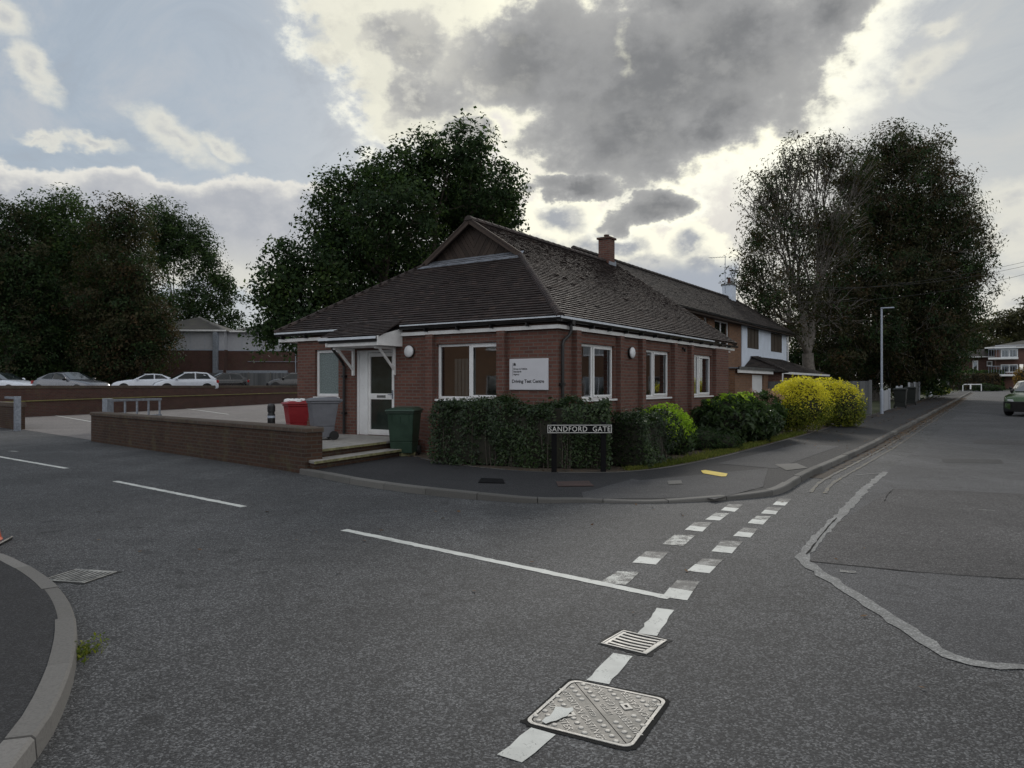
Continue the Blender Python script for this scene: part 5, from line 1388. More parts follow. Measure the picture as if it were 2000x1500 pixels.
# two triangular halves, split from the far left corner to the near right one: local diagonal (-,+) to (+,-)
iw, idp = hw - .022, hd - .022; gp_ = .0025
rr = rrect(iw, idp, .042)
dn = Vector((idp, iw)).normalized()       # normal of the split line
for sgn, nm in ((1, 'a'), (-1, 'b')):
    f = lambda p: sgn * (p[0] * dn.x + p[1] * dn.y) - gp_
    P = []
    for k in range(len(rr)):
        p, q = rr[k], rr[(k + 1) % len(rr)]; fp, fq = f(p), f(q)
        if fp >= 0: P.append(p)
        if fp * fq < 0: w = fp / (fp - fq); P.append((p[0] + (q[0] - p[0]) * w, p[1] + (q[1] - p[1]) * w))
    pl_ = MB(); pl_.prism(P, .001, .010); pt = pl_.build('cover_plate', M_IRONP, MH)
    # raised studs and lettering of each half; the far half is the near one turned half a turn
    mb = MB(); A = Vector((dn.y, -dn.x)); Bn = dn
    if sgn < 0: A, Bn = -A, -Bn
    F = lambda a, b: A * a + Bn * b
    D = math.hypot(hw, hd)
    for b_, lim, skip in ((.035, .31, (-.1, .1)), (.145, .20, None), (.255, .09, None), (.315, .03, None)):
        xs_ = np.arange(-lim, lim + .001, .05)
        for x_ in xs_:
            if skip and skip[0] < x_ < skip[1]: continue
            if b_ == .145 and abs(x_) < .05: continue
            p = F(x_, b_); mb.lathe([(.0155, .010), (.0145, .0125), (.010, .0138), (.003, .0142)], (p.x, p.y, 0), 10)
    def put(s, size, b_, z=.0102):
        # text runs along A, its top pointing away from the split for the far half
        M = Matrix(((-A.x, -Bn.x, 0, F(0, b_ + size * .36).x), (-A.y, -Bn.y, 0, F(0, b_ + size * .36).y), (0, 0, 1, z), (0, 0, 0, 1)))
        text_geo(mb, s, size, M, .002, 1.1, 'CENTER')
    put("MISTERTON CASTINGS", .052, .088); put("DONCASTER", .052, .20); put("LIFTED", .036, .04)
    if sgn > 0: put("GD", .04, .285)
    mb.build('relief', M_IRON, pt)
    k = F(0, .148)
    q = MB(); q.M = Matrix.Translation((k.x, k.y, 0)) @ Matrix.Rotation(math.atan2(A.y, A.x), 4, 'Z'); q.box(-.032, .032, -.022, .022, .0102, .0145); q.build('key_plate', M_IRON, pt)
    q = MB(); q.M = Matrix.Translation((k.x, k.y, 0)) @ Matrix.Rotation(math.atan2(A.y, A.x), 4, 'Z'); q.box(-.014, .014, -.007, .007, .0147, .0151); q.build('keyhole', M_DARK, pt)
def ground_to_local(px, py):
    p = Vector((*g(px, py), 0)) - Vector((c.x, c.y, 0)); a = -math.atan2(ex.y, ex.x); return (p.x * math.cos(a) - p.y * math.sin(a), p.x * math.sin(a) + p.y * math.cos(a))
sp = [ground_to_local(*p) for p in ((1058, 1412), (1066, 1404), (1074, 1402), (1081, 1392), (1085, 1384), (1095, 1384), (1105, 1387), (1118, 1385), (1120, 1391), (1112, 1396), (1108, 1402), (1098, 1405), (1086, 1411), (1076, 1413), (1066, 1417))]
MB().prism(sp, .0155, .0165).build('paint_splash', M_LINE, MH, fix=True)

# footway covers and the yellow tactile strip
def cover(name, label, px, mat, z=.105, cat='cover', lift=.006, th_=.006):
    P = [g(x, y, z) for x, y in px]; cx, cy = sum(p[0] for p in P) / 4, sum(p[1] for p in P) / 4; h = deck((cx, cy)) + lift
    t_ = thing(name, label, cat, (cx, cy, h)); Q = [(p[0] - cx, p[1] - cy) for p in P]
    dzs = [deck(p) + lift - h for p in P]
    MB().slab([(*q, d) for q, d in zip(Q, dzs)], [(*q, d + th_) for q, d in zip(Q, dzs)]).build('plate', mat, t_)
    Q2 = [(q[0] * .86, q[1] * .86) for q in Q]
    MB().slab([(*q, d * .86 + th_ + .0008) for q, d in zip(Q2, dzs)], [(*q, d * .86 + th_ + .002) for q, d in zip(Q2, dzs)]).build('inset', mat, t_)
    return t_
cover('footway_cover', 'rusty red square cover in the footway in front of the name plate', [(1086, 937), (1150, 936), (1160, 944), (1090, 945)], plain('rusty_iron', (.05, .03, .027), .9, var=.35))
cover('footway_cover', 'dark drain cover in the footway before the hedge', [(940, 932), (982, 933), (986, 941), (934, 941)], M_SIGNB)
cover('footway_cover', 'small grey stop tap cover left of the yellow strip', [(1303, 937), (1330, 936), (1333, 942), (1306, 943)], M_KERBD)
tp = thing('tactile_strip', 'faded yellow rectangle on the footway corner', 'marking', (*g(1396, 925, .1), deck(g(1396, 925, .1)) + .009))
Q = [Vector(g(x, y, .095)) - Vector(tp.location[:2]) for x, y in ((1369, 920), (1378, 919), (1421, 926), (1418, 931), (1409, 931), (1373, 925))]
mb = MB(); mb.add([(q.x, q.y, deck((q.x + tp.location[0], q.y + tp.location[1])) - tp.location[2] + .012) for q in Q], [tuple(range(6))]); mb.build('strip', M_YELT, tp)
# ================================================================== CARS
def car(label, x, y, z, rz, paint_, kind='hatch', lower=None, group=None, name='parked_car', roof=None):
    """front towards local +x; loft of cross sections, glass set into the cabin, four wheels"""
    th = thing(name, label, 'car', (x, y, z), rz, group)
    if kind == 'hatch': L, Wd, H, hood, x1, x2, x3, x4, zr = 4.1, .87, 1.50, .98, .95, .05, -1.35, -1.93, 1.0
    elif kind == 'saloon': L, Wd, H, hood, x1, x2, x3, x4, zr = 4.6, .90, 1.44, .98, .90, .05, -1.05, -1.85, 1.06
    else: L, Wd, H, hood, x1, x2, x3, x4, zr = 4.5, .92, 1.68, 1.08, 1.0, .25, -1.6, -2.08, 1.1   # suv
    xf, xb = L / 2, -L / 2
    st = np.array([xb, xb + .06, xb + .25, xb + .6, -1.3, -.7, 0, .6, 1.0, 1.4, xf - .4, xf - .15, xf - .04, xf])
    def topz(q): return float(np.interp(q, [xb, xb + .05, x4, x4 + .3, x1, x1 + .3, xf - .45, xf - .12, xf], [.62, .80, zr, zr + .0, hood, hood - .03, hood - .13, hood - .27, .55]))
    def hw(q): return Wd * float(np.interp(q, [xb, xb + .06, xb + .3, -1, 1, xf - .4, xf - .12, xf], [.70, .86, .96, 1, 1, .96, .84, .62]))
    def botz(q): return float(np.interp(q, [xb, xb + .5, xf - .5, xf], [.36, .22, .20, .30]))
    mb = MB(); sec = []
    for q in st:
        w, t, b = hw(q), topz(q), botz(q); s1 = b + (t - b) * .32; s2 = b + (t - b) * .66
        half = [(w * .86, b), (w * .985, b + .06), (w, s1), (w * .99, s2), (w * .955, t - .05), (w * .86, t - .005)]
        sec.append([(q, -y_, z_) for y_, z_ in half[::-1]][::-1] and [(q, -p[0], p[1]) for p in half] + [(q, -w * .45, t + .02), (q, w * .45, t + .02)] + [(q, p[0], p[1]) for p in half[::-1]])
    n = len(sec[0]); vs = [p for s in sec for p in s]
    mb.add(vs, [(i * n + j, i * n + (j + 1) % n, (i + 1) * n + (j + 1) % n, (i + 1) * n + j) for i in range(len(sec) - 1) for j in range(n)] + [tuple(range(n)), tuple(range((len(sec) - 1) * n, len(sec) * n))])
    # cabin
    wb, wt = Wd * .93, Wd * .72
    zb1, zb2 = topz(x1) - .02, topz(x4) - .02
    cabin = [[(x1, -wb, zb1), (x1 + .08, -wb * .5, zb1), (x1 + .08, wb * .5, zb1), (x1, wb, zb1)],
             [(x2, -wt, H - .07), (x2 + .05, -wt * .5, H - .02), (x2 + .05, wt * .5, H - .02), (x2, wt, H - .07)],
             [((x2 + x3) / 2, -wt * 1.02, H - .04), ((x2 + x3) / 2, -wt * .5, H), ((x2 + x3) / 2, wt * .5, H), ((x2 + x3) / 2, wt * 1.02, H - .04)],
             [(x3, -wt * .97, H - .10), (x3, -wt * .5, H - .05), (x3, wt * .5, H - .05), (x3, wt * .97, H - .10)],
             [(x4, -wb * .94, zb2), (x4 - .06, -wb * .5, zb2), (x4 - .06, wb * .5, zb2), (x4, wb * .94, zb2)]]
    vs = [p for s in cabin for p in s]; fs = [(i * 4 + j, i * 4 + j + 1, (i + 1) * 4 + j + 1, (i + 1) * 4 + j) for i in range(4) for j in range(3)]
    fs += [(0, 4, 8, 12, 16), (3, 19, 15, 11, 7)]
    cb = MB().add(vs, fs).build('cabin', roof or paint_, th, bevel=.02, seg=2, smooth=False)
    mb.build('body', paint_, th, bevel=.012, smooth=True)
    lerp = lambda a, b, t: tuple(a[i] + (b[i] - a[i]) * t for i in range(3))
    def glass(nm, a, b, c, d, out):     # a,b lower; d,c upper
        q = [tuple(Vector(p) + Vector(out) * .018) for p in (a, b, c, d)]
        MB().poly(q).build(nm, M_SIDEGL, th, fix=False)
    I = .07
    A, B_, C_, D_ = cabin[0][0], cabin[0][3], cabin[1][3], cabin[1][0]
    def screen(nm, lo_, hi_, t0_, t1_, out):      # curved pane that follows the cabin
        rows = []
        for t_ in (t0_, t1_):
            q = [Vector(lerp(lo_[j], hi_[j], t_)) for j in range(4)]; q[0] = q[0].lerp(q[1], .14); q[3] = q[3].lerp(q[2], .14); rows += [p_ + Vector(out) * .02 for p_ in q]
        MB().add(rows, [(0, 1, 5, 4), (1, 2, 6, 5), (2, 3, 7, 6)]).build(nm, M_CARGL, th, fix=False)
    screen('windscreen', cabin[0], cabin[1], .06, .93, (.7, 0, .8))
    A, B_, C_, D_ = cabin[4][0], cabin[4][3], cabin[3][3], cabin[3][0]
    screen('rear_window', cabin[4], cabin[3], .18, .92, (-.8, 0, .7))
    for sg, k in ((-1, 0), (1, 3)):
        lo = lambda q: lerp(cabin[0][k], cabin[4][k], (x1 - q) / (x1 - x4))
        up_ = lambda q: lerp(cabin[1][k], cabin[2][k], min(1, (x2 - q) / ((x2 - x3) / 2))) if q > (x2 + x3) / 2 else lerp(cabin[2][k], cabin[3][k], ((x2 + x3) / 2 - q) / ((x2 - x3) / 2))
        xm = (x1 + x4) / 2 - .05
        def side(xa, xb_, ta, tb):
            a, b = lerp(lo(xa), up_(ta), .08), lerp(lo(xb_), up_(tb), .08); c_, d = lerp(lo(xb_), up_(tb), .88), lerp(lo(xa), up_(ta), .88)
            glass('side_window', a, b, c_, d, (0, sg, .3))
        side(x1 - .22, xm + .04, x2 - .06, xm + .04); side(xm - .05, x4 + .38, xm - .05, x3 + .08)
        m2 = MB(); yy = sg * (Wd * .99); m2.lathe([(.02, -.07), (.085, -.055), (.1, 0), (.085, .055), (.02, .07)], (x1 - .30, sg * (Wd + .07), zb1 + .06), 10, 'y'); m2.bar((x1 - .28, sg * Wd * .9, zb1 + .02), (x1 - .3, sg * (Wd + .04), zb1 + .05), .05, .04)
        m2.build('door_mirror', M_BLACK if paint_ is not P_WHITE else paint_, th, smooth=True)
        for xw in (xf - .82, xb + .78):
            w = MB().lathe([(.20, -.1), (.30, -.1), (.325, -.07), (.325, .07), (.30, .1), (.20, .1)], (xw, sg * (Wd - .10), .325), 20, 'y').build('wheel', M_RUBBER, th)
            MB().lathe([(.02, sg * .085), (.19, sg * .10), (.215, sg * .085), (.215, sg * .04)], (xw, sg * (Wd - .10), .325), 14, 'y').build('rim', M_RIM, w)
            MB().lathe([(.36, 0), (.36, sg * .012)], (xw, sg * (Wd * .988), .36), 20, 'y').build('wheel_arch', M_BLACK, th)
        h = topz(xf - .2)
        MB().slab([(xf - .30, sg * hw(xf - .3) * .99, h - .20), (xf - .05, sg * hw(xf - .05) * .82, h - .24), (xf - .09, sg * hw(xf - .1) * .84, h - .1), (xf - .42, sg * hw(xf - .4) * .93, h - .03)], [(xf - .28, sg * hw(xf - .3) * .6, h - .20), (xf - .015, sg * hw(xf - .05) * .48, h - .24), (xf - .06, sg * hw(xf - .1) * .5, h - .1), (xf - .4, sg * hw(xf - .4) * .6, h - .02)]).build('headlight', M_CLRL, th, bevel=.01)
        MB().box(xb + .0, xb + .16, min(sg * Wd * .60, sg * Wd * .885), max(sg * Wd * .60, sg * Wd * .885), .74, .93).build('tail_light', M_REDL, th, bevel=.02)
    if lower:
        m3 = MB(); q = xf
        for a_, b_ in (((xf - .55), xf + .012),):
            pts = [(a_, hw(a_) + .008), (xf - .14, hw(xf - .14) + .01), (xf - .02, hw(xf - .03) * .9 + .01), (xf + .02, hw(xf) * .6), (xf + .02, -hw(xf) * .6), (xf - .02, -hw(xf - .03) * .9 - .01), (xf - .14, -hw(xf - .14) - .01), (a_, -hw(a_) - .008)]
            m3.prism(pts[::-1] if sum(p[0] * r_[1] - r_[0] * p[1] for p, r_ in zip(pts, pts[1:] + pts[:1])) < 0 else pts, .20, .66)
        m3.build('bumper', lower, th, bevel=.02)
    return th
CG = 'cars parked above the retaining wall'
def base(x, y): return .95 + gz(x, y)
def pcar(px, Y, *a, **k):
    p = at(px, 0, Y); return car(a[0], p.x, Y, base(p.x, Y), *a[1:], group=CG, **k)
pcar(2, 43.5, 'white saloon with dark roof, cut off by the left edge', R(-12), P_WHITE, 'saloon', roof=P_BLACK)
pcar(140, 42.5, 'silver grey saloon seen from its front corner, its windscreen mirroring the sky', R(-20), P_SILV, 'saloon')
pcar(285, 54.5, 'white saloon mostly hidden behind the white hatchback', R(209), P_WHITE, 'saloon')
pcar(362, 50.0, 'white hatchback seen side on, facing left', R(211), P_WHITE, 'hatch')
pcar(430, 58.0, 'dark hatchback behind the tail of the white hatchback', R(-140), P_BLACK, 'hatch')
pcar(571, 61.0, 'dark car with pale windscreen half hidden by the office corner', R(190), P_BLACK, 'hatch')
p = wld(27.8, -8.05); car('green car with black bumper coming along the street, cut off by the right edge', p[0] + 1.25, p[1] + .3, rise(28), ROT + R(180) - R(22), P_GREEN, 'suv', lower=M_BLACK, name='car')
p = at(1992, 0, 46.0); car('pale parked car with red tail light, behind the green car', p.x + .6, 46.0, gz(p.x, 46.0), ROT + R(4), P_PALE, 'hatch', name='parked_car')

# ================================================================== NEIGHBOURING HOUSES
# long two storey house behind the office; local x runs along the street, y away from it
HS = thing('terraced_house', 'long two storey house with white rendered end, behind the office', 'house', (*wld(0, 4.0), 0.), ROT)
z0 = .05; ze, zr_ = 4.95, 6.98; t0, t1, tw_, dp = 12.6, 35.3, 25.8, 5.2
wins = [(17.6, 18.7, 3.6, 4.6), (20.1, 20.6, 3.3, 4.75), (21.6, 23.8, 3.3, 4.75)]
mb = MB(); mb.M = Matrix.Translation((t0, 0, 0)); wall(mb, tw_ - t0 - .002, z0, ze, [(a - t0, b - t0, c_, d_z) for a, b, c_, d_z in wins], .25)
mb.M = None; mb.box(t0, t0 + .25, .252, dp, z0, ze); mb.box(t0 + .25, t1, dp - .25, dp, z0, ze); mb.box(t1 - .25, t1, .0, dp - .252, z0, ze)
mb.build('wall', B_HOUSE, HS)
for a, b, c_, d_z in wins: window(HS, (a, 0, c_), 0, b - a, d_z - c_, () if b - a < .8 else (.5,), (), sill=True)
MB().box(t0 + .3, t1 - .3, .9, 1.0, z0, ze - .1).build('partition', M_CREAM, HS)
ww = [(26.75, 28.85, 3.62, 4.72), (31.5, 34.0, 3.62, 4.72)]
mb = MB(); mb.M = Matrix.Translation((tw_, -.06, 0)); wall(mb, t1 - tw_ + .002, 2.35, ze, [(a - tw_, b - tw_, c_, d_z) for a, b, c_, d_z in ww], .05)
mb.build('rendered_wall', M_RENDER, HS)
mb = MB(); mb.box(tw_, t1 - .252, .0, .12, z0, ze); mb.build('rear_of_render', B_HOUSE, HS)
for a, b, c_, d_z in ww:
    f = window(HS, (a, -.06, c_), 0, b - a, d_z - c_, (.33, .66), (), frame=M_BROWNW, glass=M_BROWNW, y0=-.02, sill=False)
# roof, hipped at the far end
rs, oe, tr = 2.55, .42, 32.7
k_ = (zr_ - ze + .1) / (rs + oe); zz2 = lambda s: ze - .1 + k_ * (s + oe); cc, ss = math.cos(math.atan(k_)), math.sin(math.atan(k_))
mb = MB(); hipk = (t1 + oe - tr) / (rs + oe)
tiles(mb, (0, -oe, ze - .1), (1, 0, 0), (0, cc, ss), (0, -ss, cc), lambda d: t0 - .2, lambda d: t1 + oe - hipk * d * cc, (rs + oe) / cc, gauge=.16, tw=.3, th=.02, lift=.04, seed=21)
hk = (zr_ - ze + .1) / (t1 + oe - tr); ch_, sh_ = math.cos(math.atan(hk)), math.sin(math.atan(hk))
tiles(mb, (t1 + oe, 0, ze - .1), (0, 1, 0), (-ch_, 0, sh_), (sh_, 0, ch_), lambda d: -oe + d * ch_ / hipk, lambda d: 2 * rs + oe - d * ch_ / hipk, (t1 + oe - tr) / ch_, gauge=.16, tw=.3, th=.02, seed=22)
r2 = mb.build('roof', M_TILE2, HS, fix=False)
mb = MB(); mb.add([(t0 - .2, rs, zr_ - .02), (tr, rs, zr_ - .02), (t1 + oe, 2 * rs + oe, ze - .12), (t0 - .2, 2 * rs + oe, ze - .12), (t0 - .2, -oe, ze - .12), (t1 + oe, -oe, ze - .12)], [(0, 1, 2, 3), (4, 5, 1, 0), (5, 2, 1), (3, 2, 5, 4), (0, 3, 4)])
mb.build('roof_boarding', M_TILE2, r2)
mb = MB(); half_round(mb, (t0 - .2, rs, zr_ + .02), (tr, rs, zr_ + .02), .12, .45); half_round(mb, (t1 + oe, -oe, ze - .08), (tr, rs, zr_ + .02), .11, .4); mb.build('ridge_tiles', M_TILE2, r2)
mb = MB(); mb.box(t0 - .2, t1 + oe, -oe - .02, -oe + .0, ze - .24, ze - .08); mb.box(t0 - .2, t1 + oe - .02, -oe + .0, -.002, ze - .2, ze - .18); mb.build('fascia', M_TIMBER, HS)
mb = MB(); gutter(mb, (t0 - .2, -oe - .09, ze - .09), (t1 + oe, -oe - .09, ze - .09), .06); mb.build('gutter', M_BLACK, HS)
mb = MB(); mb.tube([(t1 - .1, -.16, ze - .2), (t1 - .1, -.16, z0)], .04); mb.build('downpipe', M_FASCIA, HS)
mb = MB(); mb.box(31.55, 32.35, rs - .3, rs + .3, zr_ - .35, zr_ + .75); hc = mb.build('chimney', M_RENDER, HS)
mb = MB(); mb.box(31.5, 32.4, rs - .35, rs + .35, zr_ + .751, zr_ + .84); mb.build('chimney_cap', M_IRON2, hc)
MB().lathe([(.11, zr_ + .84), (.09, zr_ + 1.18), (.11, zr_ + 1.2), (.11, zr_ + 1.24)], (31.95, rs, 0), 12).build('chimney_pot', B_BACK, hc)
mb = MB(); ax = 31.2; mb.tube([(ax, rs, zr_ + .2), (ax, rs, zr_ + 2.5)], .018, 6); mb.tube([(ax, rs - .1, zr_ + 2.4), (ax - .1, rs + 1.0, zr_ + 2.45)], .012, 6)
for q in range(6): mb.tube([(ax - .22, rs + .1 + q * .15, zr_ + 2.42), (ax + .2, rs + .1 + q * .15, zr_ + 2.42)], .007, 4)
mb.build('aerial', M_GALV, hc)
# garage with flat roof, porch with hipped lean-to roof
mb = MB(); mb.M = Matrix.Translation((19.2, -1.7, 0)); wall(mb, 5.4, z0, 2.35, [(2.6, 4.6, z0 + .001, 2.1)], .2); mb.M = None
mb.box(24.36, 24.6, -1.499, -.002, z0, 2.35); mb.box(19.2, 19.4, -1.499, -.002, z0, 2.35)
ga = mb.build('garage', B_HOUSE, HS)
MB().box(19.1, 24.75, -1.85, -.004, 2.352, 2.40).build('flat_roof', M_LEAD, ga); MB().box(19.05, 24.8, -1.9, -1.852, 2.16, 2.30).build('fascia', M_FASCIA, ga); MB().box(19.0, 24.85, -1.95, -1.901, 2.302, 2.43).build('roof_edge', M_BLACK, ga)
mb = MB(); mb.box(21.81, 23.79, -1.62, -1.58, z0, 2.1)
for q in range(9): mb.box(21.85 + q * .215, 21.99 + q * .215, -1.635, -1.621, z0 + .1, 2.0)
mb.build('garage_door', M_WHITE, ga)
mb = MB(); mb.M = Matrix.Translation((25.6, -2.2, 0)); wall(mb, 9.4, z0, 2.3, [(2.0, 3.2, .95, 2.0), (5.2, 6.6, .95, 2.05)], .2); mb.M = None
mb.box(25.6, 25.8, -1.999, -.004, z0, 2.3); mb.box(34.8, 35.0, -1.999, -.004, z0, 2.3)
po = mb.build('porch', B_RED, HS)
for x_, w_ in ((27.6, 1.2), (30.8, 1.4)): window(po, (x_, -2.2, .95), 0, w_, 1.05 if w_ < 1.3 else 1.1, (.5,), ())
MB().box(25.82, 34.78, -1.2, -1.1, z0, 2.28).build('partition', M_CREAM, po)
pe, pt_ = 2.28, 3.2
mb = MB(); Lp = math.hypot(2.5, pt_ - pe); tiles(mb, (0, -2.5, pe), (1, 0, 0), (0, 2.5 / Lp, (pt_ - pe) / Lp), (0, -(pt_ - pe) / Lp, 2.5 / Lp), lambda d: 25.35 + d * .8, lambda d: 35.3 - d * .45, Lp, gauge=.16, tw=.25, th=.02, seed=23)
Lq = math.hypot(2.36, pt_ - pe); tiles(mb, (25.35, 0, pe), (0, -1, 0), (2.36 / Lq, 0, (pt_ - pe) / Lq), (-(pt_ - pe) / Lq, 0, 2.36 / Lq), lambda d: .08, lambda d: 2.5 - d * .87, Lq, gauge=.16, tw=.25, th=.02, seed=24)
pr = mb.build('porch_roof', M_TILE2, po, fix=False)
mb = MB(); mb.add([(25.36, -2.49, pe - .02), (35.2, -2.49, pe - .02), (34.0, -.065, pt_ - .02), (27.7, -.065, pt_ - .02), (25.36, -.065, pe - .02)], [(0, 1, 2, 3), (0, 3, 4)]); mb.build('porch_boarding', M_TILE2, pr)
mb = MB(); mb.box(25.3, 35.3, -2.6, -2.52, 2.16, 2.27); mb.tube([(25.25, -2.56, 2.2), (25.0, -2.3, 2.2), (25.0, -2.26, z0)], .035, 8); mb.build('porch_gutter', M_FASCIA, po)

# building with white cladding beyond the car park
Yb = 72.
P0 = lambda px, Y=Yb: at(px, 0, Y).x
BX = thing('clad_building', 'brick building with white clad upper band and grey hipped roofs beyond the car park', 'building', (P0(438), Yb, gz(P0(438), Yb)), R(3))
bz = -gz(P0(438), Yb); ez = 7.0 + bz; cz = 5.15 + bz; W1, D1 = 8.5, 9.0; W2 = 12.0
mb = MB(); mb.box(-W1, 0, 0, D1, 0, cz); mb.box(.005, W2, 1.0, D1, 0, cz); mb.build('wall', B_BACK, BX)
mb = MB(); mb.box(-W1, 0, .02, D1, cz, ez); mb.box(.005, W2, 1.02, D1, cz, ez)
mb.build('cladding', M_CLAD, BX)
mb = MB()
for x_ in np.arange(-W1 + 1.2, -.2, 1.35): mb.box(x_, x_ + .025, -.004, .019, cz, ez)
for x_ in np.arange(1.4, W2, 1.35): mb.box(x_, x_ + .025, .996, 1.019, cz, ez)
mb.box(-W1, 0, -.02, .018, cz - .08, cz + .02); mb.box(0.02, W2, .98, 1.018, cz - .08, cz + .02)
mb.build('panel_joint', M_STEEL, BX)
rz_ = 8.75 + bz; e = .35
def hip_roof(x0, x1, y0, y1, za, zb, k):
    m = (y1 - y0) / 2; ym = (y0 + y1) / 2; q = min(m, (x1 - x0) / 2 - .01)
    m_ = MB(); m_.add([(x0, y0, za), (x1, y0, za), (x1, y1, za), (x0, y1, za), (x0 + q, ym, zb), (x1 - q, ym, zb)], [(0, 1, 5, 4), (1, 2, 5), (2, 3, 4, 5), (3, 0, 4), (3, 2, 1, 0)])
    return m_
c1_ = hip_roof(-W1 - e, .25, -e, D1 + e, ez, rz_, 1); rr_ = c1_.build('roof', M_SLATE, BX)
hip_roof(.26, W2 + e, .65, D1 + e, ez + .001, rz_ - .05, 1).build('roof', M_SLATE, BX)
mb = MB(); mb.box(-W1 - e - .05, .30, -e - .1, -e - .002, ez - .06, ez + .1); mb.box(.31, W2 + e, .55, .648, ez - .06, ez + .1); mb.build('gutter', M_FASCIA, BX)
mb = MB(); half_round(mb, (.25, -e, ez + .02), (-4.1, D1 / 2, rz_ + .02), .16, .5); mb.build('hip_tiles', M_KERB, rr_)
mb = MB(); mb.box(-1.0, -.55, -.42, -.022, 2.72 + bz, ez - .1); mb.box(-.548, 6.0, .55, .978, 2.72 + bz, 3.1 + bz); mb.box(-.548, -.1, -.42, .549, 2.72 + bz, 3.1 + bz); mb.build('ventilation_duct', M_GALV, BX, bevel=.02)
mb = MB(); mb.box(6.7, 6.78, .9, .998, 0, ez - .1); mb.tube([(2, .93, 4.0 + bz), (W2, .93, 4.0 + bz)], .03, 6); mb.build('service_pipe', M_GALV, BX)
f = window(BX, (7.3, 1.0, 4.2 + bz), 0, .9, .85, (), (), y0=-.05, sill=False, glass=M_OBS)

# grey boarded fence in front of it
def board_fence(name, label, a, b, h, z, mat, n_post, bw=.12, post=None, rails=(), gap=.006, group=None, wob=0., follow=False):
    a, b = Vector(a), Vector(b); L = (b - a).length; th = thing(name, label, 'fence', (a.x, a.y, z), math.atan2(b.y - a.y, b.x - a.x), group)
    r = random.Random(int(L * 97)); mb = MB(); x = 0.; sl = (gz(b.x, b.y) - gz(a.x, a.y)) / L if follow else 0
    while x < L - .02:
        e = min(x + bw - gap, L); k = r.uniform(-wob, wob); dz_ = sl * x
        mb.box(x, e, -.01, .01, .03 + dz_, h + k + dz_); x += bw
    mb.build('boards', mat, th)
    for i in range(n_post):
        x = L * i / max(1, n_post - 1); MB().box(x - .05, x + .05, -.07, .04, 0 + sl * x, h + .05 + sl * x).build('post', post or mat, th, bevel=.006)
    for rz__ in rails:
        mb = MB(); mb.slab([(0, -.045, rz__), (L, -.045, rz__ + sl * L), (L, -.011, rz__ + sl * L), (0, -.011, rz__)], [(0, -.045, rz__ + .07), (L, -.045, rz__ + .07 + sl * L), (L, -.011, rz__ + .07 + sl * L), (0, -.011, rz__ + .07)]); mb.build('rail', mat, th)
    return th
fa_, fb_ = at(400, 0, 67), at(700, 0, 67)
board_fence('boarded_fence', 'grey boarded fence along the far edge of the car park', (fa_.x, 67), (fb_.x, 67), 1.58, .95 + gz(fa_.x, 67), M_GREYW, 8, .14, M_KERBD)
# fences and gates along the street
board_fence('boarded_fence', 'grey boarded fence panel beside the yellow bushes', wld(23.9, -2.4), wld(24.6, 2.6), 1.52, rise(24) + .1, M_GREYW, 3, .11, rails=(.25, .72, 1.22, 1.45))
board_fence('panel_fence', 'pale blue grey panel fence just past the lamp post', wld(26.2, -2.55), wld(30.4, -2.4), 1.05, rise(26) + .08, M_PALEW, 2, .9, gap=.004, follow=True)
board_fence('picket_fence', 'short run of bleached pickets between the two dark bins', wld(33.8, -2.4), wld(36.0, -2.4), 1.15, rise(34) + .08, M_PALEW, 2, .16, gap=.05, wob=.04, follow=True)
board_fence('picket_fence', 'weathered picket fence past the second dark bin', wld(40.2, -2.4), wld(47, -2.4), 1.3, rise(40) + .08, M_GREYW, 3, .16, M_PALEW, gap=.04, wob=.05, follow=True)
board_fence('picket_fence', 'farthest picket fence, at the bend of the street', wld(53, -2.4), wld(60, -2.3), 1.5, rise(54) + .08, M_PALEW, 3, .3, gap=.09, wob=.06, follow=True)
PB_K = plain('black_bin_plastic', (.012, .015, .013), .5)
for t_, lab in ((32.2, 'dark wheelie bin by the pale panel fence, nearer of two'), (37.6, 'dark wheelie bin against the picket fence, farther of two')):
    b_ = bin_(lab, *wld(t_, -2.75), rise(t_) + .1, ROT + R(180) + R(-90), PB_K, sc=1.05); b_['group'] = 'dark bins along the street'

# end of the street: low dark house, flats with balconies, barrier, hedges
def Zr(Y, x): return gz(x, Y)
Ye = 105.; xL = at(1864, 0, Ye).x; ge = rise(110)
HB = thing('low_house', 'low dark brick house with a shallow hipped roof at the end of the street', 'house', (xL, Ye, ge), R(-31))
wz = 4.5; mb = MB(); wl = 6.6
mb.M = None; wall(mb, wl, 0, wz, [(2.2, 2.9, 2.3, 4.0), (3.9, 4.6, 3.2, 3.9)], .25); mb.box(0, .25, .252, 6, 0, wz); mb.box(wl - .25, wl, .252, 6, 0, wz)
mb.build('wall', B_BACK, HB); window(HB, (2.2, 0, 2.3), 0, .7, 1.7, (), (), fw=.15); window(HB, (3.9, 0, 3.2), 0, .7, .7, (), (), fw=.13)
MB().box(.3, wl - .3, 1.5, 1.6, 0, wz - .1).build('partition', M_CREAM, HB)
hip_roof(-.4, wl + .5, -.5, 6.5, wz, wz + 1.25, 1).build('roof', M_TILE2, HB); mb = MB(); mb.box(-.4, wl + .5, -.6, -.502, wz - .08, wz + .06); mb.box(wl - .9, wl - .75, -.12, -.002, .6, wz - .1); mb.build('gutter', M_FASCIA, HB)
Yf = 98.; xF = at(1944, 0, Yf).x
FL = thing('balcony_flats', 'brick flats with two white edged balconies and a slate roof', 'building', (xF, Yf, ge), R(-33))
zf = lambda py: CAM_H - (py - 753) / 1420. * Yf - ge
mb = MB(); wall(mb, 9, 0, zf(682), [(1.0, 3.1, zf(726), zf(712))], .25); mb.box(0, .25, .252, 7, 0, zf(682)); mb.build('wall', B_RED, FL)
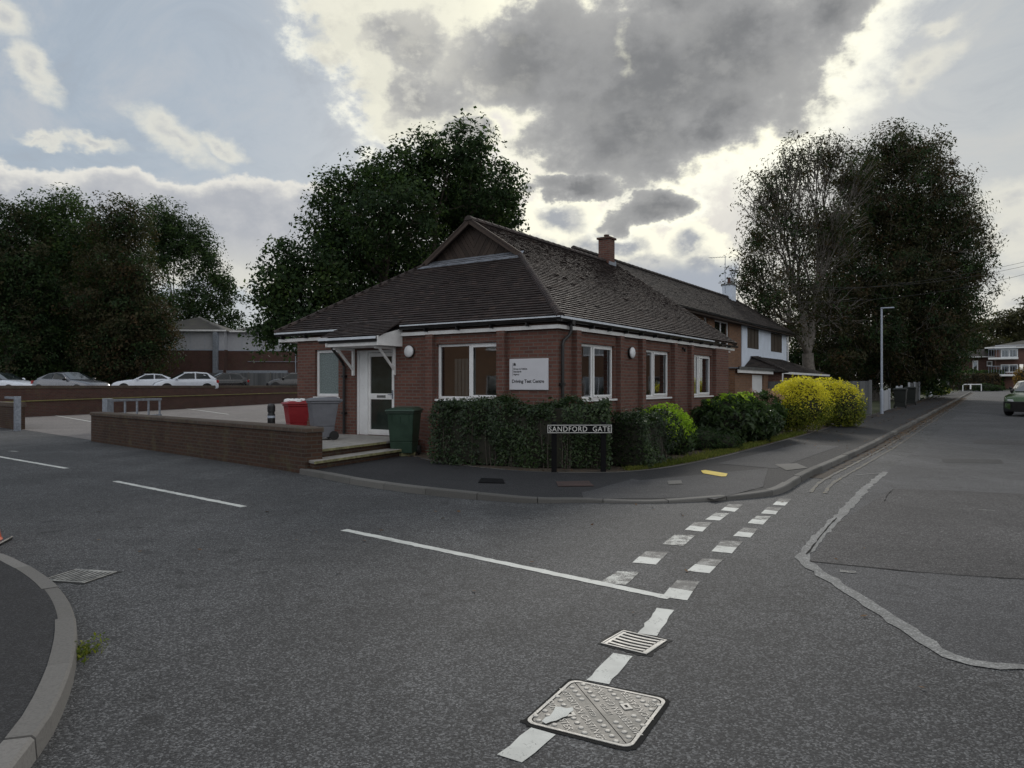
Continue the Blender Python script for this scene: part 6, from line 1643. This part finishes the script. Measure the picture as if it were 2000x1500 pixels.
MB().box(.0, 9, .001, .25, zf(682) + .002, zf(683) + .6).build('upper_wall', M_CLAD, FL)
mb = MB(); wall(mb, 9, zf(682) + .61, zf(682) + .62, [], .2); 
for k_2, (py, nm) in enumerate(((733.5, 0), (701, 0))):
    MB().box(-.8, 2.5, -1.6, -.002, zf(py) - .12, zf(py) + .14).build('balcony', M_WHITE, FL, bevel=.02)
    mb = MB()
    for x_ in np.linspace(-.75, 2.45, 12): mb.box(x_ - .015, x_ + .015, -1.57, -1.54, zf(py) + .142, zf(py) + 1.2)
    mb.box(-.8, 2.5, -1.59, -1.53, zf(py) + 1.2, zf(py) + 1.26); mb.build('balustrade', M_STEEL, FL)
for py0, py1 in ((728, 712), (699, 683)):
    window(FL, (.6, -.08, zf(py0)), 0, 1.9, zf(py1) - zf(py0), (.5,), (), y0=-.04, sill=False, glass=M_CARGL, fw=.12)
MB().box(-.1, 2.3, -1.0, -.09, zf(681), zf(678)).build('balcony_roof', M_WHITE, FL)
hip_roof(-1.2, 16, -.6, 8, zf(683) + .3, zf(664), 1).build('roof', M_SLATE, FL)
mb = MB(); mb.box(-1.2, 9, -.7, -.602, zf(683) + .15, zf(683) + .32); mb.build('gutter', M_FASCIA, FL)
# white rail barrier and planting at the end
bx = at(1880, 0, 84).x; RB = thing('rail_barrier', 'low white rail barrier across the end of the street', 'barrier', (bx, 84, rise(92)), R(0))
mb = MB(); mb.box(0, 2.2, -.04, .04, .72, .82); mb.build('rail', M_WHITE, RB); mb = MB(); mb.box(.0, .07, -.035, .035, 0, .719); mb.build('post', M_WHITE, RB); mb = MB(); mb.box(.85, 1.0, -.035, .035, .2, .719); mb.build('post', M_WHITE, RB)
mb = MB(); mb.box(2.13, 2.2, -.035, .035, 0, .719); mb.build('post', M_WHITE, RB)
hedge('field_hedge', 'long brownish hedge behind the white rail barrier', [(at(1848, 0, 90).x, 90), (at(1945, 0, 91).x, 91)], 1.6, 2.0, 3600, .14, L_RUST, 71, zb=rise(98), noise=.12)
hedge('field_hedge', 'green hedge below the low dark house', [(at(1850, 0, 99).x, 99), (at(1955, 0, 98).x, 98)], 1.8, 2.5, 3000, .16, L_MID, 72, zb=rise(106), noise=.15)
q_ = at(1918, 0, 85); shrub('low_bush', 'low dark bush right of the white rail', q_.x + .3, 85, [(0, 0, .35, 1.5, .7, .5), (1.4, 0, .28, .9, .6, .4)], 1600, .11, L_DARK, 73, zb=rise(93))
q_ = at(1826, 0, 66); shrub('low_bush', 'pale green bush on the verge at the end of the picket fence', q_.x, 66, [(0, 0, .4, 1.0, 1.5, .5), (.8, 2.4, .4, .9, 1.4, .6)], 2200, .09, L_YGREEN, 74, zb=rise(66) + .05)
q_ = at(1998, 0, 88); shrub('autumn_bush', 'orange tinged bush in front of the balcony flats, at the right edge', q_.x, 88, [(0, 0, 1.3, 1.0, 1.0, 1.5)], 1500, .12, leafmat('orange_leaves', [(0, (.08, .06, .015)), (1, (.22, .12, .03))]), 75, zb=rise(94))
q_ = at(1851, 0, 70); tpst = thing('wooden_post', 'plain weathered post on the verge at the end of the street', 'post', (q_.x, 70, rise(70)))
mb = MB(); mb.box(-.08, .08, -.08, .08, 0, 1.9); mb.build('post', M_GREYW, tpst)
# overhead wires
def wire(label, a, b, sag=.5):
    a, b = Vector(a), Vector(b); t_ = thing('overhead_wire', label, 'wire', (0, 0, 0), 0, 'overhead wires across the street')
    pts = [a + (b - a) * k / 14 + Vector((0, 0, -sag * 4 * (k / 14) * (1 - k / 14))) for k in range(15)]
    MB().tube(pts, .008, 5).build('cable', M_BLACK, t_)
wire('upper thin overhead wire crossing right of the two street trees', at(1560, 560, 36), at(2060, 505, 36)); wire('lower thin overhead wire crossing right of the two street trees', at(1540, 590, 36), at(2060, 520, 36))
wire('steepest thin overhead wire crossing right of the two street trees', at(1500, 570, 37), at(2080, 492, 37))
# houses and trees across the road, outside the picture but mirrored in the panes
for k, (x_, y_, rz__) in enumerate(((26.6, 36.6, R(-59.6)), (-21.8, .4, R(108.6)))):
    th = thing('brick_house', ('brick house across the street, mirrored in the side windows', 'brick house across the side road, mirrored in the front window')[k], 'house', (x_, y_, 0), rz__)
    mb = MB(); hs = [(1.2, 2.8, .9, 2.2), (5, 7, .9, 2.2), (9.6, 11.6, .9, 2.2), (1.2, 2.8, 3.6, 4.8), (5, 7, 3.6, 4.8), (9.6, 11.6, 3.6, 4.8)]
    wall(mb, 14, 0, 5.2, hs, .3); mb.box(0, .3, .302, 7, 0, 5.2); mb.box(13.7, 14, .302, 7, 0, 5.2); mb.build('wall', B_HOUSE, th)
    for h in hs: window(th, (h[0], 0, h[2]), 0, h[1] - h[0], h[3] - h[2], (.5,), (), glass=M_CARGL)
    hip_roof(-.4, 14.4, -.4, 7.4, 5.2, 7.8, 1).build('roof', M_SLATE, th)
